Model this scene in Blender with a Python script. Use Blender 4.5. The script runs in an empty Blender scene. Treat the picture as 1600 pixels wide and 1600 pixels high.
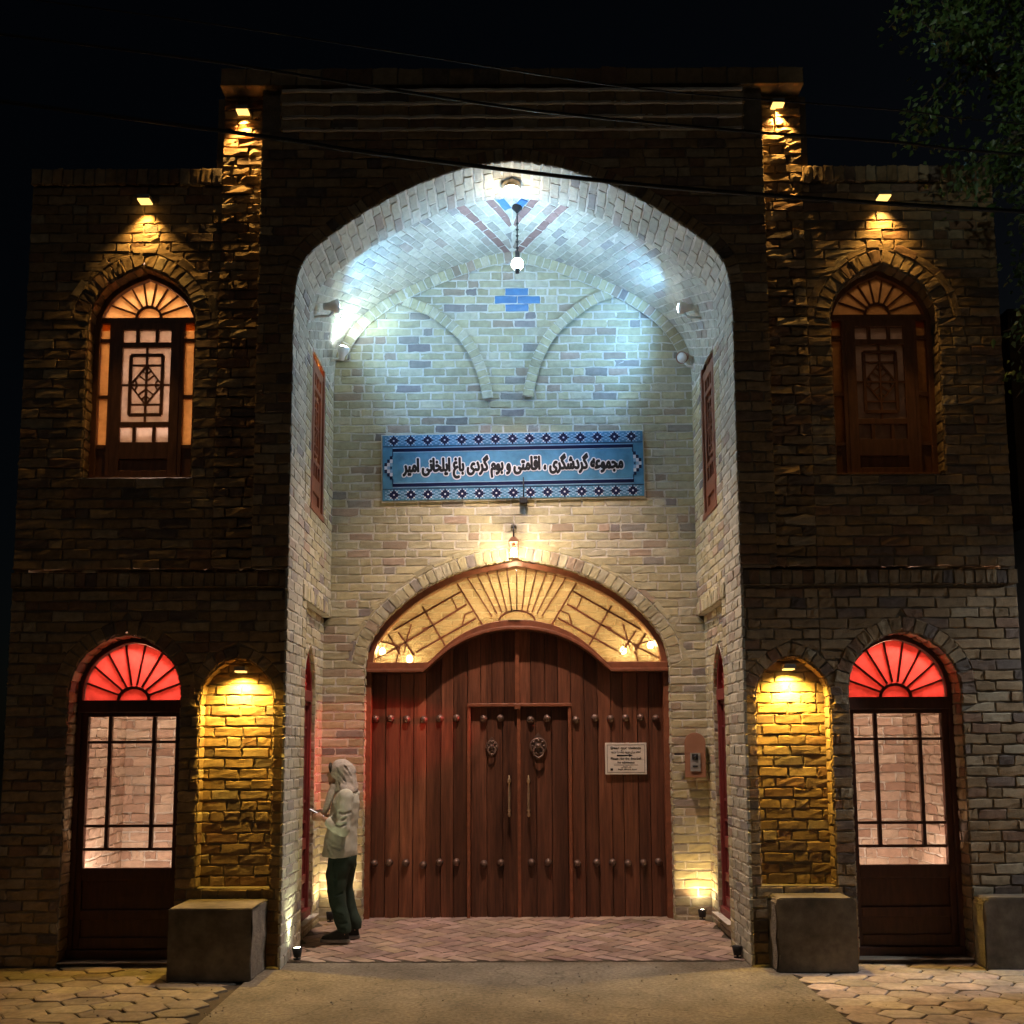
import bpy, bmesh, math, random
import numpy as np
from mathutils import Vector, Matrix
R = math.radians
rng = np.random.default_rng(7); random.seed(7)
S = bpy.context.scene
COL = S.collection

# ------------------------------------------------------------------ camera
TH, ROLL = R(6.53), R(0.25)
f = Vector((0, math.cos(TH), math.sin(TH))); r0 = Vector((1, 0, 0)); u0 = r0.cross(f)
rr = r0*math.cos(ROLL) - u0*math.sin(ROLL); uu = u0*math.cos(ROLL) + r0*math.sin(ROLL)
cam = bpy.data.cameras.new('camera'); co = bpy.data.objects.new('camera', cam); COL.objects.link(co)
cam.sensor_width = 36; cam.lens = 36; cam.shift_y = 183/1600; cam.clip_start = .05; cam.clip_end = 2000
M = Matrix.Identity(4)
for i in range(3):
    M[i][0] = rr[i]; M[i][1] = uu[i]; M[i][2] = -f[i]
M[0][3], M[1][3], M[2][3] = -0.02, -8.25, 1.7
co.matrix_world = M; S.camera = co

# ------------------------------------------------------------------ sky, dim fill sun, exposure
W = bpy.data.worlds.new('World'); S.world = W; W.use_nodes = True
nt = W.node_tree; bg = nt.nodes['Background']
sky = nt.nodes.new('ShaderNodeTexSky'); sky.sky_type = 'NISHITA'; sky.sun_disc = False
sky.sun_elevation = R(20); sky.sun_rotation = R(60)
nt.links.new(sky.outputs[0], bg.inputs[0]); bg.inputs[1].default_value = 0.0006
sl = bpy.data.lights.new('night_fill', 'SUN'); sl.energy = 0.03; sl.angle = R(12); sl.color = (1, .93, .82)  # dim sun lamp added as overall fill, no moon in view
so = bpy.data.objects.new('night_fill', sl); COL.objects.link(so)
so.rotation_euler = Vector((.35, .72, -.60)).to_track_quat('-Z', 'Y').to_euler()
S.view_settings.view_transform = 'Standard'; S.view_settings.look = 'None'
S.view_settings.exposure = 0; S.view_settings.gamma = 1
S.cycles.use_denoising = True
S.cycles.max_bounces = 8; S.cycles.transparent_max_bounces = 12
S.cycles.sample_clamp_indirect = 6; S.cycles.caustics_reflective = False; S.cycles.caustics_refractive = False

# ------------------------------------------------------------------ materials
def mat(name):
    m = bpy.data.materials.new(name); m.use_nodes = True
    n = m.node_tree; b = n.nodes['Principled BSDF']
    return m, n, b
def N(n, t, **k):
    x = n.nodes.new(t)
    for a, v in k.items():
        if a in x.inputs: x.inputs[a].default_value = v
        else: setattr(x, a, v)
    return x
def surf(name, col, rough=.8, var=.35, scale=12., bump=.3, bscale=60., metal=0., tint=False, stretch=None, dist=.01, spec=.3, big=None):
    m, n, b = mat(name)
    tc = N(n, 'ShaderNodeTexCoord')
    src = tc.outputs['Object']
    if stretch:
        mp = N(n, 'ShaderNodeMapping'); mp.inputs['Scale'].default_value = stretch
        n.links.new(src, mp.inputs[0]); src = mp.outputs[0]
    no = N(n, 'ShaderNodeTexNoise', Scale=scale, Detail=6., Roughness=.65); n.links.new(src, no.inputs['Vector'])
    mr = N(n, 'ShaderNodeMapRange'); mr.inputs[1].default_value = .25; mr.inputs[2].default_value = .75
    mr.inputs[3].default_value = 1-var; mr.inputs[4].default_value = 1+var
    n.links.new(no.outputs[0], mr.inputs[0])
    mx = N(n, 'ShaderNodeVectorMath', operation='SCALE')
    if tint:
        at = N(n, 'ShaderNodeAttribute', attribute_name='tint'); n.links.new(at.outputs['Color'], mx.inputs[0])
    else: mx.inputs[0].default_value = col
    fac = mr.outputs[0]
    if big:
        n3 = N(n, 'ShaderNodeTexNoise', Scale=big[0], Detail=4., Roughness=.6); n.links.new(src, n3.inputs['Vector'])
        m3 = N(n, 'ShaderNodeMapRange'); m3.inputs[1].default_value = .32; m3.inputs[2].default_value = .68
        m3.inputs[3].default_value = 1-big[1]; m3.inputs[4].default_value = 1+big[1]*.7
        mu = N(n, 'ShaderNodeMath', operation='MULTIPLY'); n.links.new(n3.outputs[0], m3.inputs[0])
        n.links.new(mr.outputs[0], mu.inputs[0]); n.links.new(m3.outputs[0], mu.inputs[1]); fac = mu.outputs[0]
    n.links.new(fac, mx.inputs['Scale']); n.links.new(mx.outputs[0], b.inputs['Base Color'])
    n2 = N(n, 'ShaderNodeTexNoise', Scale=bscale, Detail=5., Roughness=.7); n.links.new(src, n2.inputs['Vector'])
    bp = N(n, 'ShaderNodeBump', Strength=bump, Distance=dist); n.links.new(n2.outputs[0], bp.inputs['Height'])
    n.links.new(bp.outputs[0], b.inputs['Normal'])
    b.inputs['Roughness'].default_value = rough; b.inputs['Metallic'].default_value = metal
    b.inputs['Specular IOR Level'].default_value = spec
    return m
def glow(name, col, strength):
    m, n, b = mat(name)
    b.inputs['Base Color'].default_value = (.8, .8, .8, 1)
    b.inputs['Emission Color'].default_value = (*col, 1); b.inputs['Emission Strength'].default_value = strength
    return m
def glass(name, col, frost=0., fcol=None, gloss=.06):
    m, n, b = mat(name); n.nodes.remove(b)
    out = n.nodes['Material Output']
    t = N(n, 'ShaderNodeBsdfTransparent'); t.inputs[0].default_value = (*col, 1)
    tl = N(n, 'ShaderNodeBsdfTranslucent'); tl.inputs[0].default_value = (*(fcol or col), 1)
    g = N(n, 'ShaderNodeBsdfGlossy'); g.inputs['Roughness'].default_value = .08
    g.inputs[0].default_value = (.9, .9, .9, 1)
    a = N(n, 'ShaderNodeMixShader'); a.inputs[0].default_value = frost
    if frost > 0:
        tc = N(n, 'ShaderNodeTexCoord'); no = N(n, 'ShaderNodeTexNoise', Scale=9., Detail=4.)
        n.links.new(tc.outputs['Object'], no.inputs['Vector'])
        mr = N(n, 'ShaderNodeMapRange'); mr.inputs[1].default_value = .3; mr.inputs[2].default_value = .7
        mr.inputs[3].default_value = frost*.7; mr.inputs[4].default_value = min(1, frost*1.3)
        n.links.new(no.outputs[0], mr.inputs[0]); n.links.new(mr.outputs[0], a.inputs[0])
    c = N(n, 'ShaderNodeMixShader'); c.inputs[0].default_value = gloss
    n.links.new(t.outputs[0], a.inputs[1]); n.links.new(tl.outputs[0], a.inputs[2])
    n.links.new(a.outputs[0], c.inputs[1]); n.links.new(g.outputs[0], c.inputs[2])
    n.links.new(c.outputs[0], out.inputs[0])
    return m

m_brick = surf('fired brick', None, .92, .32, 16, .55, 75, tint=True, dist=.012)
m_vbrick = surf('pale vault brick', None, .9, .22, 18, .35, 75, tint=True, dist=.008)
m_mortar = surf('raked mortar', (.20, .165, .12), .97, .3, 9, .7, 60, dist=.015)
m_pmortar = surf('white gypsum mortar', (.60, .57, .50), .95, .22, 8, .6, 55, dist=.012)
m_plain = surf('plain brick mass', (.20, .15, .10), .95, .4, 6, .5, 40)
m_blue = surf('blue glazed brick', (.06, .18, .36), .3, .2, 14, .1, 40, spec=.5)
m_gate = surf('gate planks', None, .42, .62, 6, .45, 14, tint=True, stretch=(8, 8, .5), dist=.006, spec=.45, big=(.9, .45))
m_wood = surf('dark stained wood', (.075, .028, .016), .5, .4, 5, .15, 9, stretch=(6, 6, 1.), spec=.4)
m_frame = surf('reddish varnished wood', (.21, .072, .036), .42, .35, 5, .15, 9, stretch=(3, 6, 3.), spec=.45)
m_redwood = surf('red painted wood', (.17, .03, .028), .5, .3, 6, .15, 12, stretch=(6, 6, 1.))
m_windowwood = surf('brown window wood', (.22, .095, .045), .5, .35, 5, .15, 9, stretch=(6, 6, 1.), spec=.4)
m_iron = surf('old iron studs', (.17, .11, .09), .42, .3, 30, .2, 80, metal=.6)
m_brass = surf('worn brass', (.62, .48, .33), .33, .25, 40, .1, 80, metal=.9)
m_black = surf('black plastic', (.02, .02, .022), .5, .2, 20, .05, 60)
m_cable = surf('black cable sheath', (.014, .014, .015), .6, .2, 20, .05, 60, spec=.3)
m_white = surf('white enamel', (.7, .7, .68), .4, .1, 20, .05, 60)
m_grey = surf('grey housing', (.22, .22, .22), .5, .2, 20, .05, 60)
def cracks(m, scale, width, amt):
    n = m.node_tree; b = n.nodes['Principled BSDF']; old = b.inputs['Base Color'].links[0].from_socket
    tc = N(n, 'ShaderNodeTexCoord'); no = N(n, 'ShaderNodeTexNoise', Scale=2.2, Detail=5.)
    n.links.new(tc.outputs['Object'], no.inputs['Vector'])
    ad = N(n, 'ShaderNodeVectorMath', operation='MULTIPLY_ADD'); ad.inputs[1].default_value = (.7, .7, .7)
    n.links.new(no.outputs['Color'], ad.inputs[0]); n.links.new(tc.outputs['Object'], ad.inputs[2])
    vo = N(n, 'ShaderNodeTexVoronoi', Scale=scale); vo.feature = 'DISTANCE_TO_EDGE'; n.links.new(ad.outputs[0], vo.inputs['Vector'])
    mr = N(n, 'ShaderNodeMapRange'); mr.inputs[2].default_value = width; mr.inputs[3].default_value = 1-amt
    n.links.new(vo.outputs['Distance'], mr.inputs[0])
    mx = N(n, 'ShaderNodeVectorMath', operation='SCALE'); n.links.new(old, mx.inputs[0]); n.links.new(mr.outputs[0], mx.inputs['Scale'])
    n.links.new(mx.outputs[0], b.inputs['Base Color'])
m_stone = surf('sawn concrete block', (.155, .130, .098), .9, .3, 14, .4, 90, dist=.006, big=(2.4, .5))
m_rough = surf('broken concrete', (.22, .19, .15), .97, .35, 12, 1., 28, dist=.03)
m_drive = surf('worn asphalt drive', (.205, .178, .132), .9, .5, 34, .9, 170, dist=.008, big=(1.7, .34))
cracks(m_drive, .75, .010, .35)
m_paver = surf('hexagonal pavers', None, .88, .3, 22, .5, 120, tint=True, dist=.006, big=(3.5, .35))
m_joint = surf('sandy joint', (.075, .06, .042), .97, .3, 20, .4, 90)
m_floor = surf('portal floor stones', None, .75, .3, 14, .4, 70, tint=True, dist=.006, big=(2., .35))
m_leaf = surf('leaves', (.065, .12, .03), .42, .45, 3, .05, 20, spec=.5)
m_bark = surf('bark', (.13, .10, .075), .9, .4, 8, .8, 20, stretch=(4, 4, 1), dist=.03)
m_plaster = surf('plaster', (.55, .47, .38), .9, .1, 4, .2, 30)
m_nplaster = surf('grey blue render', (.12, .13, .15), .9, .15, 4, .3, 30)
m_ochre = surf('ochre render', (.06, .035, .012), .9, .2, 4, .3, 30)
m_skin = surf('skin', (.42, .25, .17), .55, .08, 20, .05, 60)
m_blouse = surf('sage linen', (.52, .53, .46), .85, .12, 25, .3, 160, dist=.003)
m_scarf = surf('woven scarf', (.44, .40, .36), .9, .3, 60, .4, 160, dist=.004)
m_pants = surf('dark green trousers', (.030, .052, .040), .85, .2, 20, .2, 120, dist=.003)
m_shoe = surf('black trainers', (.02, .02, .02), .6, .25, 30, .2, 90)
m_sole = surf('grey soles', (.25, .24, .23), .8, .15, 30, .1, 60)
m_hair = surf('dark hair', (.02, .014, .01), .5, .2, 40, .2, 80)
m_tile = surf('sky blue tile', (.08, .24, .39), .35, .3, 9, .1, 14, spec=.4)
m_tile2 = surf('light blue tile', (.28, .46, .66), .35, .12, 20, .05, 30, spec=.4)
m_navy = surf('navy tile', (.008, .012, .05), .3, .2, 20, .05, 30, spec=.4)
m_tilew = surf('white tile', (.72, .72, .78), .35, .08, 20, .05, 30, spec=.4)
m_ink = surf('black ink', (.008, .008, .01), .6, .1, 20, .02, 30)
m_paper = surf('laminated notice', (.62, .56, .50), .5, .06, 8, .03, 30)
m_boxwood = surf('copper brown steel', (.30, .145, .085), .5, .15, 8, .1, 60, spec=.4)
m_chrome = surf('silver intercom plate', (.55, .54, .52), .35, .1, 20, .02, 60, metal=.6)
g_red = glass('red glass', (.93, .29, .265), .40, (.93, .30, .27))
g_amber = glass('amber glass', (1., .77, .45), .5, (1., .78, .48))
g_white = glass('frosted glass', (.95, .90, .86), .55, (.95, .88, .82))
g_clear = glass('clear glass', (.94, .93, .92), 0)
g_ripple = glass('rippled yellow glass', (1., .90, .66), .16, (1., .87, .6))
e_warm = glow('warm lamp face', (1., .58, .15), 2.)
e_lant = glow('warm white bulb', (1., .80, .52), 60)
e_cool = glow('cool white flood face', (.82, .93, 1.), 45)
e_pend = glow('bluish white bulb', (.72, .88, 1.), 30)
e_street = glow('street lamp face', (.85, .92, 1.), 30)

# ------------------------------------------------------------------ object helpers
def link(o, parent=None):
    COL.objects.link(o)
    if parent is not None:
        o.parent = parent
        o.matrix_parent_inverse = Matrix.Translation(-abs_loc(parent))
    return o
def abs_loc(p):
    if p.parent is None: return p.location.copy()
    if p.matrix_parent_inverse == Matrix.Identity(4): return abs_loc(p.parent)+p.location
    return p.location.copy()
def tag(o, label=None, cat=None, group=None, kind=None):
    if label: o['label'] = label
    if cat: o['category'] = cat
    if group: o['group'] = group
    if kind: o['kind'] = kind
    return o
def empty(name, loc=(0, 0, 0), parent=None):
    o = bpy.data.objects.new(name, None); o.location = loc; o.empty_display_size = .2
    COL.objects.link(o)
    return o
def copy_tree(o, parent=None):
    c = o.copy(); COL.objects.link(c)
    if parent is not None: c.parent = parent
    for ch in list(o.children): copy_tree(ch, c)
    return c

class MB:
    """collects shapes into one mesh"""
    def __init__(s): s.v = []; s.f = []; s.m = []; s.sm = []; s.t = []
    def add(s, verts, faces, mi=0, smooth=False, tint=(1, 1, 1)):
        b = len(s.v); s.v += [tuple(p) for p in verts]
        s.t += [tint]*len(verts)
        s.f += [tuple(b+i for i in q) for q in faces]; s.m += [mi]*len(faces); s.sm += [smooth]*len(faces)
    def box(s, a, b, mi=0, tint=(1, 1, 1)):
        (x0, y0, z0), (x1, y1, z1) = a, b
        s.add([(x0,y0,z0),(x1,y0,z0),(x1,y1,z0),(x0,y1,z0),(x0,y0,z1),(x1,y0,z1),(x1,y1,z1),(x0,y1,z1)],
              [(0,3,2,1),(4,5,6,7),(0,1,5,4),(1,2,6,5),(2,3,7,6),(3,0,4,7)], mi, False, tint)
    def poly(s, pts, y0, y1, mi=0, tint=(1, 1, 1)):      # polygon in XZ extruded in Y
        n = len(pts)
        v = [(p[0], y0, p[1]) for p in pts] + [(p[0], y1, p[1]) for p in pts]
        s.add(v, [tuple(range(n)), tuple(range(2*n-1, n-1, -1))] + [(i, i+n, (i+1) % n+n, (i+1) % n) for i in range(n)], mi, False, tint)
    def bar(s, p, q, w, y0, y1, mi=0, tint=(1, 1, 1)):
        d = np.array(q, float)-np.array(p, float); L = np.hypot(*d)
        if L < 1e-6: return
        n = np.array((-d[1], d[0]))/L*w/2
        p = np.array(p); q = np.array(q)
        s.poly([p-n, q-n, q+n, p+n], y0, y1, mi, tint)
    def strip(s, A, B, y0, y1, mi=0, tint=(1, 1, 1), closed=False):   # solid between two polylines
        n = len(A)
        v = [(p[0], y0, p[1]) for p in A]+[(p[0], y0, p[1]) for p in B]+[(p[0], y1, p[1]) for p in A]+[(p[0], y1, p[1]) for p in B]
        fs = []
        for i in range(n-1 if not closed else n):
            j = (i+1) % n
            fs += [(i, j, n+j, n+i), (2*n+i, 3*n+i, 3*n+j, 2*n+j), (i, 2*n+i, 2*n+j, j), (n+i, n+j, 3*n+j, 3*n+i)]
        if not closed:
            fs += [(0, n, 3*n, 2*n), (n-1, 3*n-1, 4*n-1, 2*n-1)]
        s.add(v, fs, mi, False, tint)
    def lathe(s, prof, c=(0, 0, 0), n=20, axis='z', mi=0, smooth=True, tint=(1, 1, 1)):   # prof: (r, h)
        v = []; fs = []; k = len(prof)
        for i in range(n):
            a = 2*math.pi*i/n
            for r_, h in prof:
                p = (r_*math.cos(a), r_*math.sin(a), h)
                if axis == 'y': p = (p[0], p[2], p[1])
                if axis == 'x': p = (p[2], p[0], p[1])
                v.append((c[0]+p[0], c[1]+p[1], c[2]+p[2]))
        for i in range(n):
            for j in range(k-1):
                a, b = i*k+j, ((i+1) % n)*k+j
                fs.append((a, b, b+1, a+1))
        s.add(v, fs, mi, smooth, tint)
    def tube(s, pts, rad, n=8, mi=0, cap=True, tint=(1, 1, 1)):
        pts = [Vector(p) for p in pts]; k = len(pts)
        rad = rad if hasattr(rad, '__len__') else [rad]*k
        v = []; a = None
        for i, p in enumerate(pts):
            d = (pts[min(i+1, k-1)]-pts[max(i-1, 0)]).normalized()
            if a is None:
                a = d.cross(Vector((.31, .17, 1)))
                if a.length < .2: a = d.cross(Vector((1, 0, 0)))
            a = a-d*a.dot(d); a.normalize(); b = d.cross(a)
            for j in range(n):
                t = 2*math.pi*j/n
                v.append(p+(a*math.cos(t)+b*math.sin(t))*rad[i])
        fs = [(i*n+j, i*n+(j+1) % n, (i+1)*n+(j+1) % n, (i+1)*n+j) for i in range(k-1) for j in range(n)]
        if cap: fs += [tuple(range(n-1, -1, -1)), tuple((k-1)*n+j for j in range(n))]
        s.add(v, fs, mi, True, tint)
    def build(s, name, mats, parent=None, T=None, bevel=0, off=(0, 0, 0)):
        me = bpy.data.meshes.new(name)
        v = [T(*p) for p in s.v] if T else s.v
        me.from_pydata([tuple(p) for p in v], [], s.f)
        for m in (mats if isinstance(mats, (list, tuple)) else [mats]): me.materials.append(m)
        me.polygons.foreach_set('material_index', s.m); me.polygons.foreach_set('use_smooth', s.sm)
        at = me.color_attributes.new('tint', 'FLOAT_COLOR', 'POINT')
        t = np.ones((len(s.v), 4), np.float32); t[:, :3] = np.array(s.t).reshape(-1, 3); at.data.foreach_set('color', t.ravel())
        bm = bmesh.new(); bm.from_mesh(me); bmesh.ops.recalc_face_normals(bm, faces=bm.faces); bm.to_mesh(me); bm.free()
        me.update()
        o = bpy.data.objects.new(name, me)
        if parent is not None and off == 'local':
            COL.objects.link(o); o.parent = parent
        else: link(o, parent)
        if bevel:
            b = o.modifiers.new('edge', 'BEVEL'); b.width = bevel; b.segments = 2; b.limit_method = 'ANGLE'
        return o

def smooth_curve(pts, k=6):
    P = np.array(pts, float); out = []
    for i in range(len(P)-1):
        p0 = P[i-1] if i > 0 else 2*P[0]-P[1]
        p1, p2 = P[i], P[i+1]
        p3 = P[i+2] if i+2 < len(P) else 2*P[-1]-P[-2]
        for t in np.linspace(0, 1, k, endpoint=False):
            out.append(.5*((2*p1)+(-p0+p2)*t+(2*p0-5*p1+4*p2-p3)*t*t+(-p0+3*p1-3*p2+p3)*t**3))
    out.append(P[-1]); return np.array(out)
def full_arch(half, xc=0., k=6):           # half profile (half width, z) from springing to apex -> left .. apex .. right
    c = smooth_curve(half, k)
    L = np.c_[xc-c[:, 0], c[:, 1]]; Rr = np.c_[xc+c[::-1, 0], c[::-1, 1]]
    return np.vstack([L, Rr[1:]])
def offset(curve, d):                      # positive d = outward (left of left->right travel is up)
    c = np.array(curve); t = np.gradient(c, axis=0)
    t /= np.linalg.norm(t, axis=1)[:, None]+1e-9
    return c + np.c_[-t[:, 1], t[:, 0]]*d
def inset_outline(half, xc, z0, d, k=6):   # jambs + arch, moved inwards by d; bottom at z0
    a = offset(full_arch(half, xc, k), -d)
    return np.vstack([[(a[0, 0], z0)], a, [(a[-1, 0], z0)]])
def arclen(c): return np.r_[0, np.cumsum(np.linalg.norm(np.diff(c, axis=0), axis=1))]
def at_len(c, s):
    L = arclen(c); return np.c_[np.interp(s, L, c[:, 0]), np.interp(s, L, c[:, 1])]

# ------------------------------------------------------------------ brickwork
PAL_W = [((.32,.22,.12),5),((.28,.19,.10),4),((.36,.26,.15),3),((.25,.15,.09),2),((.20,.14,.10),1.5),((.38,.30,.19),1.5),((.15,.115,.09),.7)]
PAL_P = [((.44,.39,.24),6),((.40,.365,.24),5),((.46,.42,.30),4),((.37,.33,.21),3),((.33,.26,.19),1.2),((.27,.245,.21),.9),((.37,.28,.21),.7),((.23,.20,.185),.5)]
PAL_V = [((.43,.405,.32),6),((.40,.385,.31),5),((.46,.44,.36),4),((.36,.34,.28),3),((.33,.28,.23),1.),((.29,.275,.25),.7)]
PAL_R = [((.42,.33,.25),5),((.38,.28,.21),4),((.46,.38,.29),3),((.33,.23,.17),2)]
def pick(pal):
    w = np.array([p[1] for p in pal]); c = np.array(pal[rng.choice(len(pal), p=w/w.sum())][0])
    return c*rng.uniform(.86, 1.14)
TS = np.array([0, .022, .33, .68, .978, 1]); TT = np.array([0, .085, .5, .915, 1])
GS, GT = np.meshgrid(TS, TT, indexing='ij'); NS, NT = len(TS), len(TT)
idx = np.arange(NS*NT).reshape(NS, NT)
TOPF = [(idx[i, j], idx[i+1, j], idx[i+1, j+1], idx[i, j+1]) for i in range(NS-1) for j in range(NT-1)]
RIM = list(idx[:, 0]) + list(idx[-1, 1:]) + list(idx[-2::-1, -1]) + list(idx[0, -2:0:-1])
NR = len(RIM); SK = [(RIM[i], NS*NT+i, NS*NT+(i+1) % NR, RIM[(i+1) % NR]) for i in range(NR)]
FACES = np.array(TOPF+SK)
EDGE = ((GS == 0) | (GS == 1) | (GT == 0) | (GT == 1)).ravel()
class Bricks:
    def __init__(s, t=.02, rough=.004, rag=.005, depth=.02, crown=.007, tilt=.12):
        s.q = []; s.c = []; s.tv = []; s.t = t; s.rough = rough; s.rag = rag; s.depth = depth; s.crown = crown
        s.parts = []; s.tilt = tilt
    def quad(s, p00, p10, p11, p01, col, tv=1.):
        s.q.append((p00, p10, p11, p01)); s.c.append(col); s.tv.append(tv)
    def rect(s, a0, a1, b0, b1, col, tv=1.): s.quad((a0, b0), (a1, b0), (a1, b1), (a0, b1), col, tv)
    def flush(s, fn):                      # map everything so far through a surface function (u, v, n) -> xyz
        if not s.q: return
        Q = np.array(s.q, float); n = len(Q); gs, gt = GS.ravel(), GT.ravel()
        w = [(1-gs)*(1-gt), gs*(1-gt), gs*gt, (1-gs)*gt]
        P = sum(Q[:, i, None, :]*w[i][None, :, None] for i in range(4))
        P += rng.normal(0, 1, P.shape)*np.where(EDGE, s.rag, s.rag*.4)[None, :, None]
        tv = np.array(s.tv)[:, None]
        h = s.t*tv + rng.normal(0, s.t*.18, (n, 1)) + rng.normal(0, s.rough, (n, len(gs)))
        tilt = rng.normal(0, s.t*s.tilt, (n, 2)); h += tilt[:, :1]*(gs-.5)*2 + tilt[:, 1:]*(gt-.5)*2
        h -= EDGE[None]*(s.crown*(.6+.8*rng.random((n, len(gs)))))
        ku = np.concatenate([P, P[:, RIM]], 1); kh = np.concatenate([h, np.full((n, NR), -s.depth)], 1)
        X = fn(ku[..., 0].ravel(), ku[..., 1].ravel(), kh.ravel())
        nv = NS*NT+NR
        F_ = (FACES[None]+(np.arange(n)*nv)[:, None, None]).reshape(-1, 4)
        C = np.repeat(np.array(s.c, float), nv, 0)
        s.parts.append((X, F_, C, 0, False)); s.q = []; s.c = []; s.tv = []
    def sheet(s, quads, fn, n0=0., du=.12, dv=.05, noise=.002, mi=1):   # mortar backing
        for (p00, p10, p11, p01) in quads:
            L = max(abs(p10[0]-p00[0]), abs(p11[0]-p01[0])); H = max(abs(p01[1]-p00[1]), abs(p11[1]-p10[1]))
            if L < 1e-4 and H < 1e-4: continue
            k = max(1, int(L/du)); l = max(1, int(round(H/dv)))
            g, h = np.meshgrid(np.linspace(0, 1, k+1), np.linspace(0, 1, l+1), indexing='ij'); g = g.ravel(); h = h.ravel()
            U = (1-g)*(1-h)*p00[0]+g*(1-h)*p10[0]+g*h*p11[0]+(1-g)*h*p01[0]
            V = (1-g)*(1-h)*p00[1]+g*(1-h)*p10[1]+g*h*p11[1]+(1-g)*h*p01[1]
            X = fn(U, V, np.full(len(U), n0)+noise*np.sin(U*91+V*57))
            i = np.arange((k+1)*(l+1)).reshape(k+1, l+1)
            F_ = np.stack([i[:-1, :-1], i[1:, :-1], i[1:, 1:], i[:-1, 1:]], -1).reshape(-1, 4)
            s.parts.append((X, F_, np.tile([.3, .27, .2], (len(X), 1)), mi, False))
    def build(s, name, mats, parent=None):
        vs, fs, cs, ms, sm = [], [], [], [], []; b = 0
        for X, F_, C, mi, smo in s.parts:
            vs.append(X); fs.append(F_+b); cs.append(C); ms.append(np.full(len(F_), mi)); sm.append(np.full(len(F_), smo)); b += len(X)
        V = np.concatenate(vs); F_ = np.concatenate(fs); C = np.concatenate(cs)
        me = bpy.data.meshes.new(name)
        me.vertices.add(len(V)); me.vertices.foreach_set('co', V.astype(np.float32).ravel())
        me.loops.add(F_.size); me.loops.foreach_set('vertex_index', F_.astype(np.int32).ravel())
        me.polygons.add(len(F_)); me.polygons.foreach_set('loop_start', np.arange(0, F_.size, 4, dtype=np.int32))
        me.polygons.foreach_set('material_index', np.concatenate(ms).astype(np.int32))
        me.polygons.foreach_set('use_smooth', np.concatenate(sm))
        for m in mats: me.materials.append(m)
        me.update(calc_edges=True); me.validate()
        at = me.color_attributes.new('tint', 'FLOAT_COLOR', 'POINT')
        t = np.ones((len(V), 4), np.float32); t[:, :3] = C; at.data.foreach_set('color', t.ravel())
        o = bpy.data.objects.new(name, me); return link(o, parent)

CO = .085                                   # course height
class Opening:                              # symmetric arched hole in a wall
    def __init__(s, xc, half, z0, ring=0.):
        s.xc, s.half, s.z0, s.ring = xc, half, z0, ring
        c = smooth_curve(half); s.in_ = c
        a = full_arch(half, xc); s.arch = a
        o = offset(a, ring) if ring else a; o = o[:len(c)]
        s.out = np.c_[xc-o[:, 0], o[:, 1]]
        s.out[-1, 0] = 0
    def width(s, z, outer):
        c = s.out if outer else s.in_
        if z < s.z0-1e-6 or z > c[-1, 1]: return None
        zs = c[:, 1]
        if z <= s.half[0][1]: return s.half[0][0]
        w = float(np.interp(z, zs, c[:, 0]))
        return max(w, 0)
    def top(s, outer): return (s.out if outer else s.in_)[-1, 1]
def free_quads(z0, z1, lo, hi, ops, outer):
    """free intervals of a course [z0,z1] between lo(z), hi(z) and around openings: list of ((a0,b0),(a1,b1))"""
    bl = []
    for o in ops:
        if isinstance(o, tuple):
            if z1 > o[2]+1e-6 and z0 < o[3]-1e-6: bl.append((o[0], o[0], o[1], o[1]))
            continue
        t = o.top(outer)
        if z1 <= o.z0+1e-6 or z0 >= t: continue
        w0 = o.width(max(z0, o.z0), outer); w1 = o.width(min(z1, t), outer) if z1 < t else 0.
        w0 = 0 if w0 is None else w0; w1 = 0 if w1 is None else w1
        bl.append((o.xc-w0, o.xc-w1, o.xc+w0, o.xc+w1))
    bl.sort()
    res = []; a0, a1 = lo(z0), lo(z1)
    for b in bl:
        if b[0] > a0 or b[1] > a1: res.append((a0, a1, min(b[0], hi(z0)), min(b[1], hi(z1))))
        a0, a1 = max(a0, b[2]), max(a1, b[3])
    res.append((a0, a1, hi(z0), hi(z1)))
    return [q for q in res if (q[2]-q[0] > .012 or q[3]-q[1] > .012) and q[2] >= q[0] and q[3] >= q[1]]
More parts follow.
